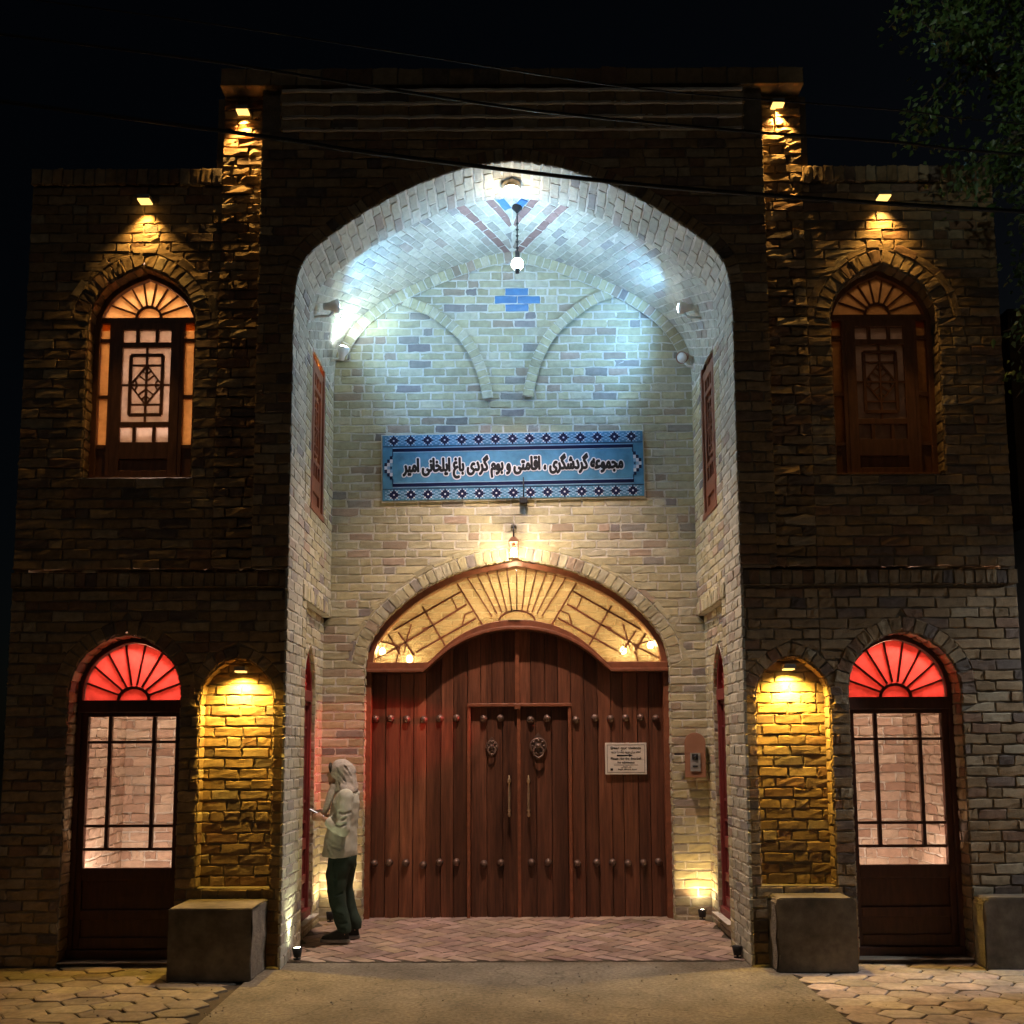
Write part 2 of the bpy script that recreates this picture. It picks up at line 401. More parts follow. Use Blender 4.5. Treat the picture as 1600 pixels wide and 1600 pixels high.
def lay(B, fn, lo, hi, z0, z1, ops=(), pal=PAL_W, L=.235, j=.013, n0=0., mortar=True, half=.12, phase=0., co=CO):
    if not callable(lo): v_lo = lo; lo = lambda z: v_lo
    if pal is PAL_P or pal is PAL_V: j = max(j, .0165)
    if not callable(hi): v_hi = hi; hi = lambda z: v_hi
    k0 = int(round(z0/co)); k1 = int(math.ceil(z1/co-1e-6))
    for k in range(k0, k1):
        a, b = k*co, min((k+1)*co, z1)
        if mortar:
            B.sheet([((q[0], a), (q[2], a), (q[3], b), (q[1], b)) for q in free_quads(a, b, lo, hi, ops, False)], fn, n0)
        if b-a < .03: continue
        jj = j*rng.uniform(.7, 1.25)/2
        za, zb = a+jj, b-jj
        for q in free_quads(za, zb, lo, hi, ops, True):
            if (q[2]+q[3]-q[0]-q[1])/2 < .02: continue
            xs = max(q[0], q[1]); x = xs; e = min(q[2], q[3])
            s0 = (k % 2)*.5 + phase + .08*math.sin(k*7.3)
            g0 = math.floor(xs/L - s0)
            cuts = []; g = g0
            while True:
                c = (g+s0)*L + rng.normal(0, .008)
                if c > e-.05: break
                if c > xs+.05: cuts.append(c)
                if rng.random() < half and c+L*.5 < e-.05 and c+L*.5 > xs+.05: cuts.append(c+L*.5)
                g += 1
            ed = [None]+sorted(cuts)+[None]
            for i in range(len(ed)-1):
                l0 = q[0]+j*.3 if ed[i] is None else ed[i]+j*.5
                l1 = q[1]+j*.3 if ed[i] is None else ed[i]+j*.5
                r0_ = q[2]-j*.3 if ed[i+1] is None else ed[i+1]-j*.5
                r1_ = q[3]-j*.3 if ed[i+1] is None else ed[i+1]-j*.5
                if max(r0_-l0, r1_-l1) < .03: continue
                r0_ = max(r0_, l0); r1_ = max(r1_, l1)
                w = rng.normal(0, .0022, 4)
                B.quad((l0, za+w[0]), (r0_, za+w[1]), (r1_, zb+w[2]), (l1, zb+w[3]), pick(pal))
    B.flush(lambda u, v, n: fn(u, v, n+n0))
def soldiers(B, fn, u0, u1, z0, z1, pal=PAL_W, w=.075, j=.013, n0=0., mortar=True):
    n = max(1, int(round((u1-u0)/(w+j)))); p = (u1-u0)/n
    if mortar: B.sheet([((u0, z0), (u1, z0), (u1, z1), (u0, z1))], fn, n0)
    for i in range(n):
        d = rng.normal(0, .003, 4)
        B.quad((u0+i*p+j/2, z0+d[0]), (u0+(i+1)*p-j/2, z0+d[1]), (u0+(i+1)*p-j/2, z1+d[2]), (u0+i*p+j/2, z1+d[3]), pick(pal))
    B.flush(lambda u, v, n_: fn(u, v, n_+n0))
def ring(B, fn, arch, t, pal=PAL_W, w=.07, j=.012, n0=0., s_from=None, s_to=None, mortar=False, tv=1., gap=.006):
    L = arclen(arch); T_ = L[-1]; out = offset(arch, t); inn = offset(arch, gap)
    n = max(2, int(round(T_/(w+j))))
    S_ = np.linspace(0, T_, n+1)
    for i in range(n):
        a, b = S_[i]+j/2, S_[i+1]-j/2
        P = [np.array([np.interp(s_, L, c[:, 0]), np.interp(s_, L, c[:, 1])]) for c, s_ in ((inn, a), (inn, b), (out, b), (out, a))]
        B.quad(P[0], P[1], P[2], P[3], pick(pal), tv)
        if mortar:
            Q = [np.array([np.interp(s_, L, c[:, 0]), np.interp(s_, L, c[:, 1])]) for c, s_ in ((arch, S_[i]), (arch, S_[i+1]), (out, S_[i+1]), (out, S_[i]))]
            B.sheet([tuple(map(tuple, Q))], fn, n0)
    B.flush(lambda u, v, n_: fn(u, v, n_+n0))
def plane_y(Y):                             # faces -Y (towards the street)
    return lambda u, v, n: np.c_[u, Y-n, v]
def plane_x(X, sgn):                        # faces sgn*X ; u is depth Y
    return lambda u, v, n: np.c_[X+sgn*n, u, v]
def reveal(B, outline, y0, y1, pal=PAL_W, fn=None, inward=1, t=None):
    """bricks on the inner face of an opening; outline (x,z) left foot .. apex .. right foot"""
    c = np.array(outline); L = arclen(c)
    tg = np.gradient(c, axis=0); tg /= np.linalg.norm(tg, axis=1)[:, None]+1e-9
    nr = np.c_[tg[:, 1], -tg[:, 0]]*inward  # inward normal
    def S_(u, v, n):
        x = np.interp(v, L, c[:, 0])+np.interp(v, L, nr[:, 0])*n
        z = np.interp(v, L, c[:, 1])+np.interp(v, L, nr[:, 1])*n
        return fn(x, u, z) if fn else np.c_[x, u, z]
    lay(B, S_, y0, y1, 0, L[-1]-.001, pal=pal, L=.24, half=.05)

# ------------------------------------------------------------------ the gatehouse
HOUSE = empty('gatehouse'); tag(HOUSE, 'two storey brick gatehouse with a tall lit pointed arch portal and lower side wings', 'building')
TW, TI, WE = 2.47, 2.12, 4.09               # tower half width, portal frame half width, wing end
PH = 1.82; PD = 1.8                         # portal half width and depth
P_ARCH = [(1.82,5.30),(1.80,5.54),(1.73,5.75),(1.545,5.935),(1.2,6.18),(.83,6.385),(.47,6.525),(.19,6.585),(0,6.605)]
V_ARCH = [(1.82,5.30),(1.81,5.55),(1.755,5.76),(1.58,6.02),(1.31,6.24),(1.04,6.39),(.66,6.565),(.27,6.70),(0,6.75)]
UW = [(.452,5.25),(.435,5.37),(.345,5.535),(.19,5.66),(0,5.745)]
DW = [(.455,2.02),(.445,2.22),(.375,2.395),(.255,2.515),(.11,2.59),(0,2.612)]
NW = [(.30,2.08),(.275,2.21),(.19,2.325),(.07,2.405),(0,2.42)]
G_ARCH = [(1.50,2.50),(1.437,2.75),(1.24,3.01),(.92,3.26),(.5,3.45),(0,3.556)]
SW = [(.33,5.15),(.31,5.32),(.22,5.52),(.1,5.68),(0,5.75)]
SD = [(.27,2.15),(.25,2.33),(.17,2.5),(.07,2.6),(0,2.64)]
UX, DX, NX = 3.115, 3.14, 2.235
UZ0, NZ0, SZ0 = CO*46, CO*7-.02, CO*45.5
front = plane_y(0.); mw = [m_brick, m_mortar]; mp = [m_vbrick, m_pmortar]

# wings and tower front
for sg in (-1, 1):
    B = Bricks(.010, .0016, .0042, crown=.004)
    ops = [Opening(sg*UX, UW, UZ0, .13), Opening(sg*DX, DW, 0, .12)]
    x0, x1 = (-WE, -TW) if sg < 0 else (TW, WE)
    nic = Opening(sg*NX, NW, CO*7, .1)
    lay(B, front, x0, x1, 0, 3.0, ops+[nic]); lay(B, front, x0, x1, 3.145, 6.455, ops, phase=.2)
    for o in ops:
        ring(B, front, o.arch, o.ring)
    ring(B, front, full_arch(offset(full_arch(UW), .13)[:len(smooth_curve(UW))]*[-1, 1], sg*UX, 1), .075, w=.2, tv=1.15)
    soldiers(B, front, x0-.005, x1, 6.465, 6.60, n0=.025)
    B.build('wing_wall', mw, HOUSE)
    # parapet mass behind
    mb = MB(); mb.box((x0, .012, 6.3), (x1, .28, 6.59)); mb.box((x0, .012, 6.2), (x1, 4.5, 6.3))
    ex = -WE if sg < 0 else WE
    mb.box((ex-.12 if sg > 0 else ex, .012, -.1), (ex if sg > 0 else ex+.12, 4.5, 6.2))
    mb.build('roof', m_plain, HOUSE)
    # tower edge strip and lower pier
    B = Bricks(.022, .0045, .006, crown=.008)
    s0, s1 = (-TW, -TI) if sg < 0 else (TI, TW)
    p0, p1 = (-TW, -PH) if sg < 0 else (PH, TW)
    portal = Opening(0, P_ARCH, 0, 0)
    lay(B, front, s0, s1, 3.145, 7.26, [])
    B.build('lit_strip', mw, HOUSE)
    B = Bricks(.010, .0016, .0042, crown=.004)
    lay(B, front, p0, p1, 0, 3.0, [nic]); ring(B, front, nic.arch, .1)
    # string course, wing and pier
    soldiers(B, front, (-WE if sg < 0 else PH)-.0, (-PH if sg < 0 else WE), 3.0, 3.115, n0=.03)
    B.sheet([((-WE if sg < 0 else PH, 0), (-PH if sg < 0 else WE, 0), (-PH if sg < 0 else WE, .05), (-WE if sg < 0 else PH, .05))],
            lambda u, v, n: np.c_[u, -.05+v, np.full(len(u), 3.115)])
    B.sheet([((-WE if sg < 0 else PH, 0), (-PH if sg < 0 else WE, 0), (-PH if sg < 0 else WE, .05), (-WE if sg < 0 else PH, .05))],
            lambda u, v, n: np.c_[u, -.05+v, np.full(len(u), 2.998)])
    B.build('pier_wall', mw, HOUSE)
    # niche
    B = Bricks(.0105, .0013, .0055, crown=.005, tilt=.05)
    lay(B, plane_y(.13), sg*NX-.34, sg*NX+.34, CO*7, 2.5)
    reveal(B, np.vstack([[(sg*NX-.30, CO*7)], full_arch(NW, sg*NX), [(sg*NX+.30, CO*7)]]), .0, .13)
    B.sheet([((sg*NX-.3, .0), (sg*NX+.3, .0), (sg*NX+.3, .13), (sg*NX-.3, .13))], lambda u, v, n: np.c_[u, v, np.full(len(u), CO*7+.002)+n])
    B.build('niche', mw, HOUSE)
# portal frame: stands proud above the string course
B = Bricks(.010, .0015, .0042, crown=.004)
Yf = -.11; ff = plane_y(Yf)
po = Opening(0, P_ARCH, 0, .115)
lay(B, ff, -TI, TI, 3.145, 6.88, [po], phase=.3)
ring(B, ff, po.arch, po.ring, PAL_W, w=.06)
for k, (za, zb) in enumerate([(6.885,6.985),(6.985,7.095),(7.095,7.20)]):   # corbelled courses under the coping
    lay_n = .018*(k+1)
    soldiers(B, ff, -TI+.16, TI-.16, za, zb, n0=lay_n, w=.21)
    B.sheet([((-TI+.16, 0), (TI-.16, 0), (TI-.16, lay_n+.02), (-TI+.16, lay_n+.02))], lambda u, v, n, za=za: np.c_[u, Yf-v, np.full(len(u), za)])
B.sheet([((-TI, 6.88), (TI, 6.88), (TI, 7.26), (-TI, 7.26))], ff, -.004)
for zz, n_ in ((6.885, .03), (6.985, .05), (7.095, .068), (7.20, .086)):  # added pale strips: lit edges of the courses put into the colour
    for (a0, b0, a1, b1) in ((n_-.03, zz-.011, n_, zz-.011), (n_, zz-.011, n_, zz+.011), (n_, zz+.011, n_-.03, zz+.011)):
        B.sheet([((-TI+.18, 0), (TI-.18, 0), (TI-.18, 1), (-TI+.18, 1))], lambda u, v, n, a0=a0, b0=b0, a1=a1, b1=b1: np.c_[u, Yf-(a0+(a1-a0)*v)-.004*np.sin(u*31)*np.sin(u*13), b0+(b1-b0)*v+.003*np.sin(u*17)], 0, .05, 1., .0, 2)
B.sheet([((Yf, 3.13), (0., 3.13), (0., 7.26), (Yf, 7.26))], lambda u, v, n: np.c_[np.full(len(u), -TI), u, v])
B.sheet([((Yf, 3.13), (0., 3.13), (0., 7.26), (Yf, 7.26))], lambda u, v, n: np.c_[np.full(len(u), TI), u, v])
for q in ((-TI, -PH), (PH, TI)): B.sheet([((q[0], Yf), (q[1], Yf), (q[1], 0), (q[0], 0))], lambda u, v, n: np.c_[u, v, np.full(len(u), 3.14)])
soldiers(B, plane_y(-.15), -TW, TW, 7.265, 7.42, w=.2)
B.sheet([((-TW, -.168), (TW, -.168), (TW, .3), (-TW, .3))], lambda u, v, n: np.c_[u, v, np.full(len(u), 7.265)])
B.build('portal_front', [m_brick, m_mortar, m_pmortar], HOUSE)
mb = MB(); mb.box((-TW, .012, 6.78), (-TI, .3, 7.264)); mb.box((TI, .012, 6.78), (TW, .3, 7.264)); mb.box((-TW, -.145, 7.27), (TW, .3, 7.415))
mb.box((-TW, .3, 6.9), (TW, 4.5, 7.2))
for sg in (-1, 1): mb.box((sg*TW-.06, .012, 5.9), (sg*TW+.06, 4.5, 7.26))
mb.build('roof', m_plain, HOUSE)
mb = MB(); mb.box((-WE, 4.5, -.1), (WE, 4.6, 6.3)); mb.box((-TW, 4.5, 6.3), (TW, 4.6, 7.2)); mb.build('rear_wall', m_plain, HOUSE)

# portal: front band of the arch with its piers (soffit)
B = Bricks(.006, .0012, .0035, crown=.0025)
band = np.vstack([[(-PH, 0.)], full_arch(P_ARCH), [(PH, 0.)]])
reveal(B, band, Yf-.008, .46, PAL_V)
B.sheet([((0, 0), (1, 0), (1, 1), (0, 1))], lambda u, v, n: np.c_[u*0-PH, u*.0+.46, v*0+5.3])
B.build('arch_band', mp, HOUSE)
mb = MB(); a = full_arch(P_ARCH); mb.strip(a+[0, .004], offset(a, .22), .455, .462); mb.build('arch_band_back', m_pmortar, HOUSE)

# portal vault: diagonal courses meeting in a V on the crown
va = full_arch(V_ARCH, 0, 8); vh = va[len(va)//2:]; VL = arclen(vh); VT = VL[-1]
tg = np.gradient(vh, axis=0); tg /= np.linalg.norm(tg, axis=1)[:, None]; vn = np.c_[tg[:, 1], -tg[:, 0]]
def vault(sgn):
    def S_(u, v, n):
        u = np.clip(u, 0, VT)
        x = np.interp(u, VL, vh[:, 0])+np.interp(u, VL, vn[:, 0])*n
        z = np.interp(u, VL, vh[:, 1])+np.interp(u, VL, vn[:, 1])*n
        return np.c_[sgn*x, v, z]
    return S_
# inward normal must point down/in
if vn[0, 1] > 0: vn = -vn
phi = R(22); dv_ = np.array((math.sin(phi), -math.cos(phi))); pv = np.array((math.cos(phi), math.sin(phi)))
B = Bricks(.0045, .001, .003, crown=.002); BT = Bricks(.008, .001, .0015, crown=.003)
for sgn in (-1, 1):
    S_ = vault(sgn)
    B.sheet([((0, .45), (VT, .45), (VT, PD), (0, PD))], S_, 0, .1, .1)
    for k in range(0, 40):
        for i in range(-10, 12):
            Lb = .21; s0 = (i+.5*(k % 2))*Lb+.01; t0 = k*.082+.004
            c = [np.array((0, .45))+dv_*s+pv*t for s, t in ((s0+.006, t0+.005), (s0+Lb-.006, t0+.005), (s0+Lb-.006, t0+.077), (s0+.006, t0+.077))]
            m_ = np.mean(c, 0)
            if not (-.02 < m_[0] < VT+.02 and .43 < m_[1] < PD+.02): continue
            c = [np.array((min(max(p[0], .008), VT), min(max(p[1], .455), PD))) for p in c]
            if k == 2 and s0 > -.45: BT.quad(*c, (.3, .3, .3)); continue
            col = pick(PAL_V)
            if k in (3, 6): col = np.array((.25, .15, .13))*rng.uniform(.8, 1.2)
            B.quad(*c, col)
    B.flush(S_); BT.flush(S_)
B.build('vault', mp, HOUSE); BT.build('tile_inlay', [m_blue, m_blue], HOUSE)

# portal back wall with ribs, tile cross and gate opening
gate = Opening(0.03, G_ARCH, 0, .15)
vin = smooth_curve(V_ARCH)
wz = lambda z: PH+.085 if z < CO*35-.01 else PH if z < 5.3 else float(np.interp(z, vin[:, 1], vin[:, 0]))
bw = plane_y(PD)
sign_hole = (-1.33, 1.33, CO*48.4, CO*57.6)
cross = [(-.185, .285, CO*73, CO*74), (-.075, .165, CO*74, CO*75), (-.075, .165, CO*72, CO*73)]
B = Bricks(.0048, .0011, .0035, crown=.0025)
lay(B, bw, lambda z: -wz(z), wz, .0, 6.74, [gate]+cross, PAL_P, half=.18)
ring(B, bw, gate.arch, .125, PAL_P, n0=.004)
ring(B, bw, offset(gate.arch, .13), .06, PAL_P, w=.2, n0=0)
ar = full_arch(V_ARCH, 0, 6); ar = ar[8:-8]
ribc = offset(ar, -.12)
ring(B, bw, ribc, .115, PAL_P, n0=.05, mortar=True, w=.065)
rb = smooth_curve([(1.09,6.28),(.8,6.155),(.49,5.905),(.325,5.65),(.24,5.40),(.20,5.2)], 6)
for sg in (-1, 1):
    c = rb*[sg, 1]
    if sg < 0: c = c[::-1]
    ring(B, bw, c[::-1] if sg < 0 else c[::-1], .105*(-1 if sg < 0 else 1)*1, PAL_P, n0=.042, mortar=True, w=.065, gap=0)
B.build('portal_back_wall', mp, HOUSE)
BT = Bricks(.010, .001, .002, crown=.003)
for (a, b, c, d) in cross:
    if b-a > .3: BT.rect(a+.004, (a+b)/2-.006, c+.006, d-.006, (1, 1, 1)); BT.rect((a+b)/2+.006, b-.004, c+.006, d-.006, (1, 1, 1))
    else: BT.rect(a+.004, b-.004, c+.006, d-.006, (1, 1, 1))
    BT.sheet([((a, c), (b, c), (b, d), (a, d))], bw)
BT.flush(bw); BT.build('tile_inlay', [m_blue, m_pmortar], HOUSE)
B = Bricks(.006, .002, .004, crown=.004)
reveal(B, np.vstack([[(-1.47, 0)], full_arch(G_ARCH, .03), [(1.53, 0)]]), PD-.005, 2.2, PAL_P)
B.build('gate_reveal', mp, HOUSE)

# portal side walls
BAY, LED = .46, CO*35
for sg in (-1, 1):
    B = Bricks(.0065, .0014, .004, crown=.003)
    fw = plane_x(sg*PH, -sg); fr = plane_x(sg*(PH+.065), -sg)
    sw = Opening(1.02, SW, CO*45, .0); sd = Opening(1.13, SD, CO*2, .0)
    lay(B, fw, BAY, PD, LED, 5.30, [sw], PAL_P)
    lay(B, fw, BAY, .62, 0, LED, [], PAL_P)
    lay(B, fr, .60, PD, 0, LED, [sd], PAL_P)
    B.sheet([((.62, 0), (PD, 0), (PD, .08), (.62, .08))], lambda u, v, n, sg=sg: np.c_[sg*(PH-.005+v), u, np.full(len(u), LED-.002)])
    B.sheet([((0, 0), (.08, 0), (.08, LED), (0, LED))], lambda u, v, n, sg=sg: np.c_[sg*(PH-.005+u), np.full(len(u), .622), v])
    soldiers(B, fw, BAY, PD, LED+.002, LED+.115, PAL_P, n0=.012)
    ex = lambda x, u, z, sg=sg: np.c_[sg*(PH+u), x, z]
    for o_, dep, zz in ((sw, .12, CO*45), (sd, .18, CO*2)):
        c = np.vstack([[(o_.xc-o_.half[0][0], zz)], o_.arch, [(o_.xc+o_.half[0][0], zz)]])
        reveal(B, c, -.004 if o_ is sw else .05, dep, PAL_P, fn=ex)
        B.sheet([((o_.xc-.35, 0), (o_.xc+.35, 0), (o_.xc+.35, dep), (o_.xc-.35, dep))], lambda u, v, n, sg=sg, zz=zz: np.c_[sg*(PH+v), u, np.full(len(u), zz)])
    B.build('portal_side_wall', mp, HOUSE)

# ------------------------------------------------------------------ joinery
def fan(mb, c, r_in, outline, n, w, y0, y1, a0=0., a1=math.pi, mi=0):
    """rays from a small arc to an outline curve (list of x,z)"""
    o = np.array(outline)
    for i in range(1, n):
        a = a0+(a1-a0)*i/n; d = np.array((math.cos(a), math.sin(a)))
        best = None
        for k in range(len(o)-1):
            p, q = o[k]-c, o[k+1]-c; e = q-p
            den = d[0]*e[1]-d[1]*e[0]
            if abs(den) < 1e-9: continue
            t = (p[0]*e[1]-p[1]*e[0])/den; s_ = (p[0]*d[1]-p[1]*d[0])/den
            if t > 0 and -1e-6 <= s_ <= 1+1e-6: best = t if best is None else max(best, t)
        if best: mb.bar(c+d*r_in, c+d*best, w, y0, y1, mi)
def arc(c, r_, a0, a1, n=14, ry=None):
    t = np.linspace(a0, a1, n); return np.c_[c[0]+r_*np.cos(t), c[1]+(ry or r_)*np.sin(t)]

def make_upper_window(xc, half, z0, Y, T=None, wood=None, label=None):
    wood = wood or m_windowwood
    o_out = inset_outline(half, xc, z0, 0.0); o_in = inset_outline(half, xc, z0, .05)
    zf = half[0][1]+.10                            # foot of the fan
    hw = half[0][0]; k = hw/.452
    mb = MB(); mb.strip(o_out, o_in, Y, Y+.09); mb.box((xc-hw, Y-.015, z0), (xc+hw, Y+.09, z0+.05))
    mb.box((xc-hw+.04, Y+.01, zf-.05), (xc+hw-.04, Y+.085, zf))
    fr = mb.build('window', wood, HOUSE, T, .004)
    if label: fr['label'] = label
    # fan light
    fo = inset_outline(half, xc, zf, .055)
    mb = MB(); c = np.array((xc, zf)); mb.strip(arc(c, .115*k, 0, math.pi), arc(c, .095*k, 0, math.pi), Y+.025, Y+.06)
    fan(mb, c, .11*k, fo, 9, .013, Y+.03, Y+.055)
    mb.build('fan_bars', wood, fr, T)
    mb = MB(); mb.poly(fo, Y+.04, Y+.045); mb.build('pane', g_amber, fr, T)
    # side lights
    zb, zt = z0+.31, zf-.05
    H = zt-zb
    for s_ in (-1, 1):
        mb = MB(); gl = MB()
        x0, x1 = sorted((xc+s_*.30*k, xc+s_*.40*k))
        mb.bar((x0 if s_ > 0 else x1, z0), (x0 if s_ > 0 else x1, zf-.05), .035, Y+.01, Y+.085)
        for z in (zb+.0, zb+H*.40, zb+H*.86): mb.bar((x0, z), (x1+.01, z), .032, Y+.02, Y+.075)
        mb.box((x0, Y+.03, z0+.05), (x1, Y+.06, zb))
        gl.box((x0, Y+.043, zb), (x1, Y+.047, zt))
        mb.build('side_light', wood, fr, T); gl.build('pane', g_amber, fr, T)
    # casement with geometric lattice
    mb = MB(); w2 = .285*k; y0, y1 = Y+.005, Y+.06
    px = .205*k
    zA, zB, zC, zD, zE, zF = z0+.20, z0+.345, z0+.475, z0+.52, z0+1.17, z0+1.215
    zG = z0+1.325
    sc = (zt-z0-.06)/(1.325)                       # fit to height
    L_ = lambda z: z0+(z-z0)*sc
    zA, zB, zC, zD, zE, zF, zG = map(L_, (zA, zB, zC, zD, zE, zF, zG))
    mb.box((xc-w2, y0, z0+.05), (xc-px, y1, zt)); mb.box((xc+px, y0, z0+.05), (xc+w2, y1, zt))
    mb.box((xc-px, y0, z0+.05), (xc+px, y1, z0+.10)); mb.box((xc-px, y0+.02, z0+.10), (xc+px, y1-.01, zA)); mb.box((xc-px, y0, zA), (xc+px, y1, zB))
    mb.box((xc-px, y0+.002, zC), (xc+px, y1, zD)); mb.box((xc-px, y0+.002, zE), (xc+px, y1, zF)); mb.box((xc-px, y0, zG), (xc+px, y1, zt))
    for s_ in (-1, 1):
        mb.box((xc+s_*.083*k-.014, y0+.004, zB), (xc+s_*.083*k+.014, y1-.004, zC)); mb.box((xc+s_*.083*k-.014, y0+.004, zF), (xc+s_*.083*k+.014, y1-.004, zG))
    mb.build('casement', wood, fr, T, .003)
    mb = MB(); zc = (zD+zE)/2; b0, b1 = Y+.015, Y+.05; hx, hz = .135*k, (zE-zD)/2-.065
    rect = [(xc-hx, zc-hz), (xc+hx, zc-hz), (xc+hx, zc+hz), (xc-hx, zc+hz)]
    for i in range(4): mb.bar(rect[i], rect[(i+1) % 4], .026, b0, b1)
    mb.bar((xc, zD), (xc, zE), .017, b0+.002, b1-.002); mb.bar((xc-px, zc), (xc+px, zc), .015, b0+.003, b1-.003)
    q = hz*.66
    for s_ in (-1, 1): mb.bar((xc-hx, zc+s_*q), (xc+hx, zc+s_*q), .015, b0+.004, b1-.004)
    dm = [(xc, zc-q), (xc+hx, zc), (xc, zc+q), (xc-hx, zc)]
    for i in range(4): mb.bar(dm[i], dm[(i+1) % 4], .014, b0+.005, b1-.005)
    for sx, sz in ((0, 1), (0, -1), (1, 0), (-1, 0)):
        tip = np.array((xc+sx*hx*.55, zc+sz*q*.55))
        if sx == 0:
            for s_ in (-1, 1): mb.bar(tip, (xc+s_*hx*.28, zc+sz*q*.72), .012, b0+.006, b1-.006)
        else:
            for s_ in (-1, 1): mb.bar(tip, (xc+sx*hx*.72, zc+s_*q*.28), .012, b0+.006, b1-.006)
    for sx in (-1, 1):
        for sz in (-1, 1): mb.bar((xc, zc+sz*q*.2), (xc+sx*hx*.5, zc+sz*q*.5), .012, b0+.006, b1-.006)
    mb.build('lattice', wood, fr, T)
    mb = MB(); mb.box((xc-px, Y+.031, zB), (xc+px, Y+.035, zG)); mb.build('pane', g_white, fr, T)
    return fr

def make_glazed_door(xc, half, z0, Y, T=None, wood=None, label=None, cols=True):
    wood = wood or m_wood; hw = half[0][0]; zs = half[0][1]+.07
    o_out = inset_outline(half, xc, z0, 0.0); o_in = inset_outline(half, xc, z0, .045)
    mb = MB(); mb.strip(o_out, o_in, Y, Y+.1); mb.box((xc-hw+.03, Y-.01, zs-.1), (xc+hw-.03, Y+.09, zs))
    mb.box((xc-hw, Y-.02, z0), (xc+hw, Y+.1, z0+.07))
    fr = mb.build('door', wood, HOUSE, T, .005)
    if label: fr['label'] = label
    fo = inset_outline(half, xc, zs, .05); c = np.array((xc, zs)); rs = hw*.30
    mb = MB(); mb.strip(arc(c, rs, 0, math.pi, ry=rs*.85), arc(c, rs-.022, 0, math.pi, ry=rs*.85-.022), Y+.03, Y+.065)
    fan(mb, c, rs*.92, fo, 9, .014, Y+.035, Y+.06)
    mb.build('fan_bars', wood, fr, T)
    mb = MB(); mb.poly(fo, Y+.045, Y+.05); mb.build('fan_pane', g_red, fr, T)
    w2 = hw-.045; pw = hw*.79; y0, y1 = Y+.02, Y+.075; zt = zs-.1
    g0, g1 = z0+(zt-z0)*.36, zt-.035
    mb = MB(); mb.box((xc-w2, y0, z0+.07), (xc-pw, y1, zt)); mb.box((xc+pw, y0, z0+.07), (xc+w2, y1, zt))
    mb.box((xc-pw, y0, g1), (xc+pw, y1, zt)); mb.box((xc-pw, y0, g0-.1), (xc+pw, y1, g0))
    zm = z0+.07+(g0-.1-z0-.07)*.5
    for a_, b_ in ((z0+.07, z0+.16), (zm-.04, zm+.04)): mb.box((xc-pw, y0, a_), (xc+pw, y1, b_))
    mb.box((xc-pw, y0+.02, z0+.07), (xc+pw, y1-.01, g0-.05))
    lf = mb.build('door_leaf', wood, fr, T, .005)
    mb = MB(); G = g1-g0
    for s_ in (-1, 1): mb.bar((xc+s_*pw*.5, g0+G*.122), (xc+s_*pw*.5, g1), .028, y0+.008, y1-.012)
    for z in (g0+G*.122, g0+G*.275, g0+G*.83): mb.bar((xc-pw, z), (xc+pw, z), .022, y0+.01, y1-.014)
    mb.build('glazing_bars', wood, fr, T)
    mb = MB(); mb.box((xc-pw, Y+.045, g0), (xc+pw, Y+.049, g1)); mb.build('pane', g_clear, fr, T)
    return fr
B_ = None
make_upper_window(-UX, UW, UZ0, .12, label='lit window with amber glass and white lattice panes')
make_upper_window(UX, UW, UZ0, .12, label='unlit dark window with amber glass and lattice casement')
make_glazed_door(-DX, DW, .03, .16); make_glazed_door(DX, DW, .03, .16)
for sg in (-1, 1):
    Tm = (lambda x, y, z, sg=sg: (sg*(PH+y), x, z))
    make_upper_window(1.02, SW, CO*45, .0, Tm, m_frame)
    make_glazed_door(1.13, SD, CO*2, .085, Tm, m_redwood)
# reveals of the facade openings
for sg in (-1, 1):
    for xc_, hf_, z_, d_ in ((UX, UW, UZ0, .13), (DX, DW, .03, .17)):
        B = Bricks(.008, .002, .003, crown=.003); h_ = hf_[0][0]
        reveal(B, np.vstack([[(sg*xc_-h_, z_)], full_arch(hf_, sg*xc_), [(sg*xc_+h_, z_)]]), 0, d_)
        B.sheet([((sg*xc_-h_-.004, -.018), (sg*xc_+h_+.004, -.018), (sg*xc_+h_+.004, .25), (sg*xc_-h_-.004, .25))], lambda u, v, n, z_=z_: np.c_[u, v, np.full(len(u), z_+.002)])
        if z_ < .1: B.sheet([((sg*xc_-h_, 0.), (sg*xc_+h_, 0.), (sg*xc_+h_, .03), (sg*xc_-h_, .03))], plane_y(.018))
        B.build('reveal', mw, HOUSE)

